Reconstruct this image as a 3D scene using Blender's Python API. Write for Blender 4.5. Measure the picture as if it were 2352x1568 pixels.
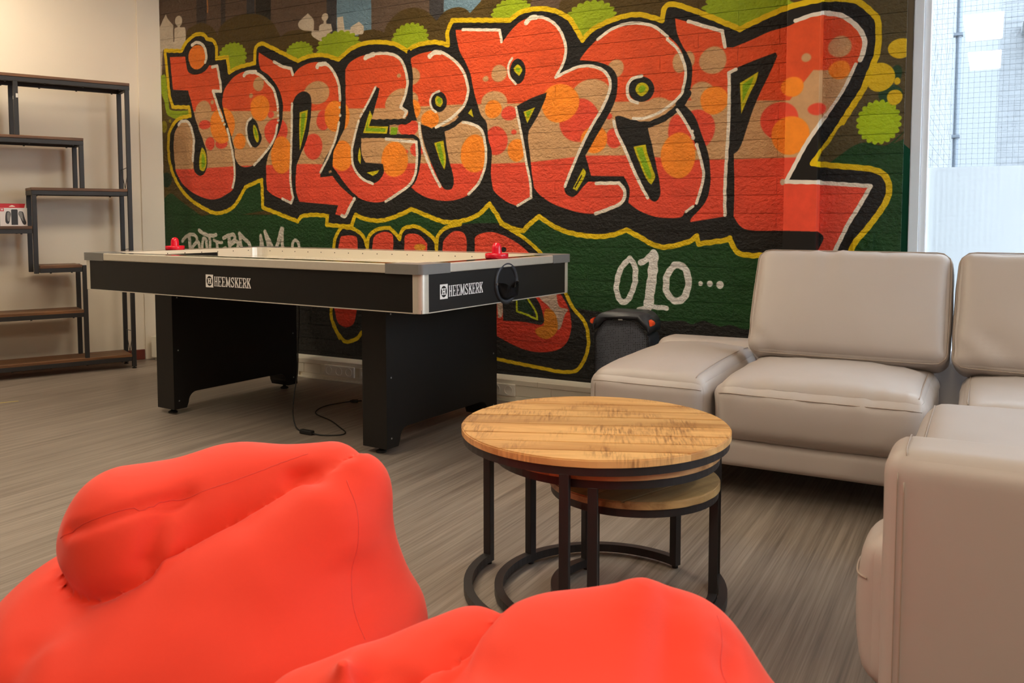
import bpy, bmesh, math, random
import numpy as np
from mathutils import Vector, Matrix, noise
from mathutils.bvhtree import BVHTree

for o in list(bpy.data.objects):
    bpy.data.objects.remove(o)
scene = bpy.context.scene
C = scene.collection
PI = math.pi
random.seed(7)

# ------------------------------------------------------------------ camera
cam_data = bpy.data.cameras.new('camera')
cam = bpy.data.objects.new('camera', cam_data)
C.objects.link(cam)
cam.location = (0, 0, 1.0)
cam.rotation_euler = (math.radians(90-3.7063), 0, math.radians(29.0327))
cam_data.sensor_width = 36.0
cam_data.lens = 30.248
cam_data.shift_y = -0.06558
cam_data.shift_x = 0.0003
cam_data.clip_start = 0.05
cam_data.dof.use_dof = True
cam_data.dof.focus_distance = 3.3
cam_data.dof.aperture_fstop = 9.0
scene.camera = cam

# ------------------------------------------------------------------ light
SKY = 7.0
LAMP = 20.0
world = bpy.data.worlds.new('overcast_sky')
scene.world = world
world.use_nodes = True
bg = world.node_tree.nodes['Background']
bg.inputs[0].default_value = (0.76, 0.885, 1.0, 1)
bg.inputs[1].default_value = SKY
scene.view_settings.view_transform = 'Standard'
scene.view_settings.look = 'None'
scene.view_settings.gamma = 1.0
scene.view_settings.use_curve_mapping = False
scene.view_settings.exposure = 0.6
scene.cycles.use_denoising = True
scene.cycles.max_bounces = 8
scene.cycles.diffuse_bounces = 5
scene.cycles.glossy_bounces = 4
scene.cycles.transparent_max_bounces = 12
scene.cycles.sample_clamp_indirect = 6.0

# ------------------------------------------------------------------ helpers
def lin(c):
    out = []
    for v in c:
        v = v/255.0
        out.append(v/12.92 if v <= 0.04045 else ((v+0.055)/1.055)**2.4)
    return (*out, 1.0)

def link(o, parent=None):
    C.objects.link(o)
    if parent is not None: o.parent = parent
    return o

def obj(name, bm, mat, parent=None, smooth=False):
    me = bpy.data.meshes.new(name)
    bm.normal_update()
    bm.to_mesh(me); bm.free()
    if mat: me.materials.append(mat)
    if smooth:
        for p in me.polygons: p.use_smooth = True
    return link(bpy.data.objects.new(name, me), parent)

def thing(name, label, cat, loc=(0, 0, 0), rz=0.0, group=None):
    o = bpy.data.objects.new(name, None)
    o.empty_display_size = 0.1
    o.location = loc; o.rotation_euler = (0, 0, rz)
    tag(o, label, cat, group)
    return link(o)

def tag(o, label, cat, group=None):
    o['label'] = label; o['category'] = cat
    if group: o['group'] = group
    return o

def struct(o):
    o['kind'] = 'structure'
    return o

def new():
    return bmesh.new()

def box(bm, a, b, bevel=0.0, seg=2):
    vs = [bm.verts.new((x, y, z)) for x in (a[0], b[0]) for y in (a[1], b[1]) for z in (a[2], b[2])]
    idx = [(0, 1, 3, 2), (4, 6, 7, 5), (0, 4, 5, 1), (2, 3, 7, 6), (0, 2, 6, 4), (1, 5, 7, 3)]
    fs = [bm.faces.new([vs[i] for i in f]) for f in idx]
    if bevel:
        es = list({e for f in fs for e in f.edges})
        bmesh.ops.bevel(bm, geom=es, offset=bevel, segments=seg, profile=0.5, affect='EDGES')
    return vs

def cyl(bm, p, q, r, r2=None, n=20, caps=True):
    p, q = Vector(p), Vector(q)
    r2 = r if r2 is None else r2
    d = (q-p).normalized()
    a = d.orthogonal().normalized(); b = d.cross(a)
    A = [bm.verts.new(p+(a*math.cos(t)+b*math.sin(t))*r) for t in [2*PI*i/n for i in range(n)]]
    B = [bm.verts.new(q+(a*math.cos(t)+b*math.sin(t))*r2) for t in [2*PI*i/n for i in range(n)]]
    for i in range(n):
        bm.faces.new((A[i], A[(i+1) % n], B[(i+1) % n], B[i]))
    if caps:
        bm.faces.new(A[::-1]); bm.faces.new(B)

def lathe(bm, prof, c=(0, 0, 0), n=32):
    rings = []
    for r, z in prof:
        if r < 1e-6: rings.append([bm.verts.new((c[0], c[1], c[2]+z))])
        else: rings.append([bm.verts.new((c[0]+r*math.cos(2*PI*i/n), c[1]+r*math.sin(2*PI*i/n), c[2]+z)) for i in range(n)])
    for A, B in zip(rings, rings[1:]):
        for i in range(n):
            a = [A[i % len(A)]] if len(A) == 1 else [A[i], A[(i+1) % n]]
            b = [B[0]] if len(B) == 1 else [B[(i+1) % n], B[i]]
            if len(a)+len(b) > 2: bm.faces.new(a+b)

def crom(pts, k=6, closed=False):
    P = [Vector(p) for p in pts]; n = len(P); out = []
    for i in range(n if closed else n-1):
        p0 = P[i-1] if (closed or i > 0) else P[i]
        p1 = P[i]; p2 = P[(i+1) % n]
        p3 = P[(i+2) % n] if (closed or i+2 < n) else p2
        for j in range(k):
            t = j/k
            out.append(0.5*((2*p1)+(p2-p0)*t+(2*p0-5*p1+4*p2-p3)*t*t+(3*p1-p0-3*p2+p3)*t**3))
    if not closed: out.append(P[-1])
    return out

def tube(bm, pts, r, n=8, closed=False, sect=None):
    """sweep a round (or given) section along points"""
    P = [Vector(p) for p in pts]; m = len(P)
    sect = sect or [(r*math.cos(2*PI*i/n), r*math.sin(2*PI*i/n)) for i in range(n)]
    n = len(sect); rings = []; up = None
    for i in range(m):
        a = P[i-1] if (closed or i) else P[i]
        b = P[(i+1) % m] if (closed or i < m-1) else P[i]
        t = (b-a).normalized()
        if up is None: up = Vector((0, 0, 1)) if abs(t.z) < 0.9 else Vector((1, 0, 0))
        s = t.cross(up)
        if s.length < 1e-4: s = t.orthogonal()
        s.normalize(); u2 = s.cross(t).normalized()
        if abs(t.z) >= 0.9: up = u2
        rings.append([bm.verts.new(P[i]+s*x+u2*y) for x, y in sect])
    for i in range(m if closed else m-1):
        A, B = rings[i], rings[(i+1) % m]
        for j in range(n):
            bm.faces.new((A[j], A[(j+1) % n], B[(j+1) % n], B[j]))
    if not closed:
        bm.faces.new(rings[0][::-1]); bm.faces.new(rings[-1])

def prism(bm, poly, z0, z1, f=lambda x, y, z: (x, y, z)):
    A = [bm.verts.new(f(x, y, z0)) for x, y in poly]
    B = [bm.verts.new(f(x, y, z1)) for x, y in poly]
    n = len(poly)
    bm.faces.new(A[::-1]); bm.faces.new(B)
    for i in range(n):
        bm.faces.new((A[i], A[(i+1) % n], B[(i+1) % n], B[i]))

# ------------------------------------------------------------------ materials
def mat(name, col, rough=0.5, metal=0.0, spec=0.5, bump=None, noise_col=None, coat=0.0, sheen=0.0):
    """principled material with optional procedural colour noise (scale, amount) and bump (scale, strength, distance)"""
    m = bpy.data.materials.new(name); m.use_nodes = True
    nt = m.node_tree; b = nt.nodes['Principled BSDF']
    c = lin(col)
    b.inputs['Base Color'].default_value = c
    b.inputs['Roughness'].default_value = rough
    b.inputs['Metallic'].default_value = metal
    b.inputs['Specular IOR Level'].default_value = spec
    b.inputs['Coat Weight'].default_value = coat
    b.inputs['Sheen Weight'].default_value = sheen
    tc = nt.nodes.new('ShaderNodeTexCoord')
    if noise_col:
        n = nt.nodes.new('ShaderNodeTexNoise'); n.inputs['Scale'].default_value = noise_col[0]; n.inputs['Detail'].default_value = 4
        nt.links.new(tc.outputs['Object'], n.inputs['Vector'])
        r = nt.nodes.new('ShaderNodeMapRange'); r.inputs[1].default_value = 0.3; r.inputs[2].default_value = 0.7
        r.inputs[3].default_value = 1-noise_col[1]; r.inputs[4].default_value = 1+noise_col[1]
        nt.links.new(n.outputs['Fac'], r.inputs[0])
        h = nt.nodes.new('ShaderNodeHueSaturation'); h.inputs['Color'].default_value = c
        nt.links.new(r.outputs[0], h.inputs['Value'])
        nt.links.new(h.outputs[0], b.inputs['Base Color'])
    if bump:
        n2 = nt.nodes.new('ShaderNodeTexNoise'); n2.inputs['Scale'].default_value = bump[0]; n2.inputs['Detail'].default_value = 5
        nt.links.new(tc.outputs['Object'], n2.inputs['Vector'])
        bp = nt.nodes.new('ShaderNodeBump'); bp.inputs['Strength'].default_value = bump[1]; bp.inputs['Distance'].default_value = bump[2]
        nt.links.new(n2.outputs['Fac'], bp.inputs['Height'])
        nt.links.new(bp.outputs[0], b.inputs['Normal'])
    return m

def emit(name, col, strength):
    m = bpy.data.materials.new(name); m.use_nodes = True
    b = m.node_tree.nodes['Principled BSDF']
    b.inputs['Base Color'].default_value = (0.8, 0.8, 0.8, 1)
    b.inputs['Emission Color'].default_value = (*col, 1)
    b.inputs['Emission Strength'].default_value = strength
    return m

def node(nt, typ, **kw):
    n = nt.nodes.new(typ)
    for k, v in kw.items(): setattr(n, k, v)
    return n

def wood_mat(name, dark, light, axis=0, scale=1.0, rough=0.5, saw=0.0, grain=34):
    """planks: long grain along an object axis, per-piece tint, optional saw marks across"""
    m = bpy.data.materials.new(name); m.use_nodes = True
    nt = m.node_tree; b = nt.nodes['Principled BSDF']; b.inputs['Roughness'].default_value = rough
    tc = node(nt, 'ShaderNodeTexCoord'); mp = node(nt, 'ShaderNodeMapping')
    sc = [grain*scale]*3; sc[axis] = 2.2*scale
    mp.inputs['Scale'].default_value = sc
    nt.links.new(tc.outputs['Object'], mp.inputs['Vector'])
    oi = node(nt, 'ShaderNodeObjectInfo')
    ad = node(nt, 'ShaderNodeVectorMath', operation='ADD')
    mul = node(nt, 'ShaderNodeMath', operation='MULTIPLY'); mul.inputs[1].default_value = 40.0
    nt.links.new(oi.outputs['Random'], mul.inputs[0])
    cmb = node(nt, 'ShaderNodeCombineXYZ')
    for i in range(3): nt.links.new(mul.outputs[0], cmb.inputs[i])
    nt.links.new(mp.outputs[0], ad.inputs[0]); nt.links.new(cmb.outputs[0], ad.inputs[1])
    n = node(nt, 'ShaderNodeTexNoise'); n.inputs['Scale'].default_value = 1.0; n.inputs['Detail'].default_value = 7; n.inputs['Roughness'].default_value = 0.62
    n.inputs['Distortion'].default_value = 0.6
    nt.links.new(ad.outputs[0], n.inputs['Vector'])
    cr = node(nt, 'ShaderNodeValToRGB')
    cr.color_ramp.elements[0].position = 0.33; cr.color_ramp.elements[0].color = lin(dark)
    cr.color_ramp.elements[1].position = 0.60; cr.color_ramp.elements[1].color = lin(light)
    nt.links.new(n.outputs['Fac'], cr.inputs[0])
    mr = node(nt, 'ShaderNodeMapRange'); mr.inputs[3].default_value = 0.82; mr.inputs[4].default_value = 1.15
    nt.links.new(oi.outputs['Random'], mr.inputs[0])
    hs = node(nt, 'ShaderNodeHueSaturation'); nt.links.new(cr.outputs[0], hs.inputs['Color']); nt.links.new(mr.outputs[0], hs.inputs['Value'])
    out = hs.outputs[0]
    if saw:
        m2 = node(nt, 'ShaderNodeMapping'); s2 = [16, 16, 16]; s2[axis] = 150
        m2.inputs['Scale'].default_value = s2; nt.links.new(tc.outputs['Object'], m2.inputs['Vector'])
        a2 = node(nt, 'ShaderNodeVectorMath', operation='ADD'); nt.links.new(m2.outputs[0], a2.inputs[0]); nt.links.new(cmb.outputs[0], a2.inputs[1])
        n3 = node(nt, 'ShaderNodeTexNoise'); n3.inputs['Scale'].default_value = 1.0; n3.inputs['Detail'].default_value = 3
        nt.links.new(a2.outputs[0], n3.inputs['Vector'])
        n4 = node(nt, 'ShaderNodeTexNoise'); n4.inputs['Scale'].default_value = 7.0; n4.inputs['Detail'].default_value = 2
        nt.links.new(tc.outputs['Object'], n4.inputs['Vector'])
        r4 = node(nt, 'ShaderNodeMapRange'); r4.inputs[1].default_value = 0.44; r4.inputs[2].default_value = 0.62
        nt.links.new(n4.outputs['Fac'], r4.inputs[0])
        r3 = node(nt, 'ShaderNodeMapRange'); r3.inputs[1].default_value = 0.42; r3.inputs[2].default_value = 0.68
        nt.links.new(n3.outputs['Fac'], r3.inputs[0])
        mm = node(nt, 'ShaderNodeMath', operation='MULTIPLY'); nt.links.new(r4.outputs[0], mm.inputs[0]); nt.links.new(r3.outputs[0], mm.inputs[1])
        m5 = node(nt, 'ShaderNodeMath', operation='MULTIPLY'); m5.inputs[1].default_value = saw; nt.links.new(mm.outputs[0], m5.inputs[0])
        mx = node(nt, 'ShaderNodeMix', data_type='RGBA'); nt.links.new(m5.outputs[0], mx.inputs[0])
        nt.links.new(out, mx.inputs[6]); mx.inputs[7].default_value = lin((122, 80, 42))
        out = mx.outputs[2]
    nt.links.new(out, b.inputs['Base Color'])
    bp = node(nt, 'ShaderNodeBump'); bp.inputs['Strength'].default_value = 0.15; bp.inputs['Distance'].default_value = 0.002
    nt.links.new(n.outputs['Fac'], bp.inputs['Height']); nt.links.new(bp.outputs[0], b.inputs['Normal'])
    return m

M = {}
M['plaster'] = mat('plaster', (238, 228, 210), 0.85, bump=(260, 0.25, 0.001), noise_col=(1.6, 0.02))
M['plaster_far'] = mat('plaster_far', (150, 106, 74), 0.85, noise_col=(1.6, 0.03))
M['ceiling'] = mat('ceiling_paint', (232, 226, 214), 0.9, bump=(120, 0.2, 0.001))
M['white_frame'] = mat('white_frame', (246, 250, 255), 0.35, noise_col=(3, 0.01))
M['trunk'] = mat('cream_plastic', (236, 230, 212), 0.4, noise_col=(4, 0.015))
M['socket'] = mat('socket_plastic', (238, 234, 222), 0.35, noise_col=(4, 0.01))
M['dark_hole'] = mat('dark_hole', (10, 9, 9), 0.9, noise_col=(9, 0.05))
M['skirting'] = mat('dark_red_skirting', (104, 40, 24), 0.5, noise_col=(8, 0.1))
M['black_metal'] = mat('black_metal', (36, 34, 35), 0.42, spec=0.45, bump=(500, 0.12, 0.0005), noise_col=(30, 0.06))
M['shelf_metal'] = mat('shelf_metal', (36, 35, 37), 0.5, bump=(400, 0.15, 0.0005), noise_col=(30, 0.06))
M['black_board'] = mat('black_laminate', (20, 18, 16), 0.42, spec=0.4, bump=(700, 0.1, 0.0004), noise_col=(25, 0.08))
M['alu'] = mat('aluminium_rail', (226, 220, 206), 0.36, metal=0.55, noise_col=(60, 0.02))
M['grey_cap'] = mat('grey_plastic_cap', (120, 119, 117), 0.45, noise_col=(30, 0.03))
M['gloss_black'] = mat('gloss_black', (24, 19, 17), 0.12, spec=0.6, noise_col=(20, 0.05))
M['play'] = mat('playfield_white', (214, 208, 194), 0.06, spec=0.7, noise_col=(3, 0.01))
M['inner_wall'] = mat('inner_rail_white', (224, 216, 198), 0.4, metal=0.2, noise_col=(8, 0.01))
M['logo'] = mat('logo_white', (232, 230, 226), 0.5, noise_col=(60, 0.01))
M['rubber'] = mat('black_rubber', (18, 18, 18), 0.6, noise_col=(40, 0.05))
M['red_plastic'] = mat('red_plastic', (214, 20, 46), 0.25, noise_col=(30, 0.02))
M['screw'] = mat('screw_steel', (190, 190, 190), 0.3, metal=0.9, noise_col=(40, 0.02))
M['bag'] = mat('red_nylon', (234, 62, 40), 0.68, spec=0.2, bump=(900, 0.12, 0.0006), noise_col=(2.5, 0.02), sheen=0.15)
M['bag_seam'] = mat('red_thread', (218, 50, 36), 0.6, noise_col=(30, 0.04))
M['leather'] = mat('taupe_leather', (174, 165, 159), 0.46, spec=0.4, bump=(420, 0.22, 0.0006), noise_col=(3, 0.012))
M['leather_seam'] = mat('taupe_piping', (160, 146, 134), 0.5, noise_col=(20, 0.02))
M['under'] = mat('dark_underside', (30, 28, 26), 0.8, noise_col=(20, 0.05))
M['spk'] = mat('speaker_black', (46, 49, 55), 0.45, bump=(300, 0.1, 0.0005), noise_col=(30, 0.05))
M['spk_orange'] = mat('speaker_orange', (232, 84, 36), 0.5, noise_col=(20, 0.03))
M['tape'] = mat('yellow_tape', (196, 176, 96), 0.5, noise_col=(40, 0.05))
M['card_white'] = mat('card_white', (218, 212, 210), 0.45, noise_col=(20, 0.01))
M['card_red'] = mat('card_red', (190, 10, 22), 0.4, noise_col=(20, 0.03))
M['card_green'] = mat('card_green', (48, 150, 98), 0.45, noise_col=(20, 0.03))
M['card_brown'] = mat('card_brown', (92, 66, 50), 0.5, noise_col=(90, 0.3))
M['print_grey'] = mat('print_grey', (128, 126, 124), 0.5, noise_col=(60, 0.15))
M['print_black'] = mat('print_black', (34, 30, 30), 0.45, noise_col=(60, 0.1))
M['shelf_wood'] = wood_mat('rustic_shelf_wood', (70, 44, 26), (128, 88, 56), 0, 1.0, 0.5)
M['mango'] = wood_mat('mango_wood', (176, 126, 72), (216, 172, 112), 0, 0.8, 0.42, saw=0.85, grain=16)
M['mango_edge'] = wood_mat('mango_edge', (158, 112, 66), (204, 158, 104), 0, 0.8, 0.5)
M['mango_grey'] = wood_mat('mango_grey', (128, 100, 62), (176, 146, 98), 0, 0.8, 0.42, saw=0.4)

def floor_mat():
    m = bpy.data.materials.new('streaked_vinyl'); m.use_nodes = True
    nt = m.node_tree; b = nt.nodes['Principled BSDF']
    g = node(nt, 'ShaderNodeNewGeometry')
    def layer(sx, sy, det):
        mp = node(nt, 'ShaderNodeMapping'); mp.inputs['Scale'].default_value = (sx, sy, 1)
        nt.links.new(g.outputs['Position'], mp.inputs['Vector'])
        n = node(nt, 'ShaderNodeTexNoise'); n.inputs['Scale'].default_value = 1; n.inputs['Detail'].default_value = det; n.inputs['Roughness'].default_value = 0.65
        nt.links.new(mp.outputs[0], n.inputs['Vector']); return n
    n1 = layer(150, 2.0, 3); n2 = layer(36, 0.9, 4); n3 = layer(1.1, 0.8, 2)
    a = node(nt, 'ShaderNodeMath', operation='ADD'); nt.links.new(n1.outputs['Fac'], a.inputs[0]); nt.links.new(n2.outputs['Fac'], a.inputs[1])
    h = node(nt, 'ShaderNodeMath', operation='MULTIPLY'); h.inputs[1].default_value = 0.5; nt.links.new(a.outputs[0], h.inputs[0])
    cr = node(nt, 'ShaderNodeValToRGB')
    cr.color_ramp.elements[0].position = 0.36; cr.color_ramp.elements[0].color = lin((102, 92, 83))
    cr.color_ramp.elements[1].position = 0.66; cr.color_ramp.elements[1].color = lin((154, 142, 131))
    nt.links.new(h.outputs[0], cr.inputs[0])
    mr = node(nt, 'ShaderNodeMapRange'); mr.inputs[1].default_value = 0.3; mr.inputs[2].default_value = 0.7; mr.inputs[3].default_value = 0.94; mr.inputs[4].default_value = 1.05
    nt.links.new(n3.outputs['Fac'], mr.inputs[0])
    hs = node(nt, 'ShaderNodeHueSaturation'); nt.links.new(cr.outputs[0], hs.inputs['Color']); nt.links.new(mr.outputs[0], hs.inputs['Value'])
    nt.links.new(hs.outputs[0], b.inputs['Base Color'])
    b.inputs['Roughness'].default_value = 0.42; b.inputs['Specular IOR Level'].default_value = 0.4
    bp = node(nt, 'ShaderNodeBump'); bp.inputs['Strength'].default_value = 0.15; bp.inputs['Distance'].default_value = 0.0008
    nt.links.new(h.outputs[0], bp.inputs['Height']); nt.links.new(bp.outputs[0], b.inputs['Normal'])
    return m
M['floor'] = floor_mat()

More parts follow.
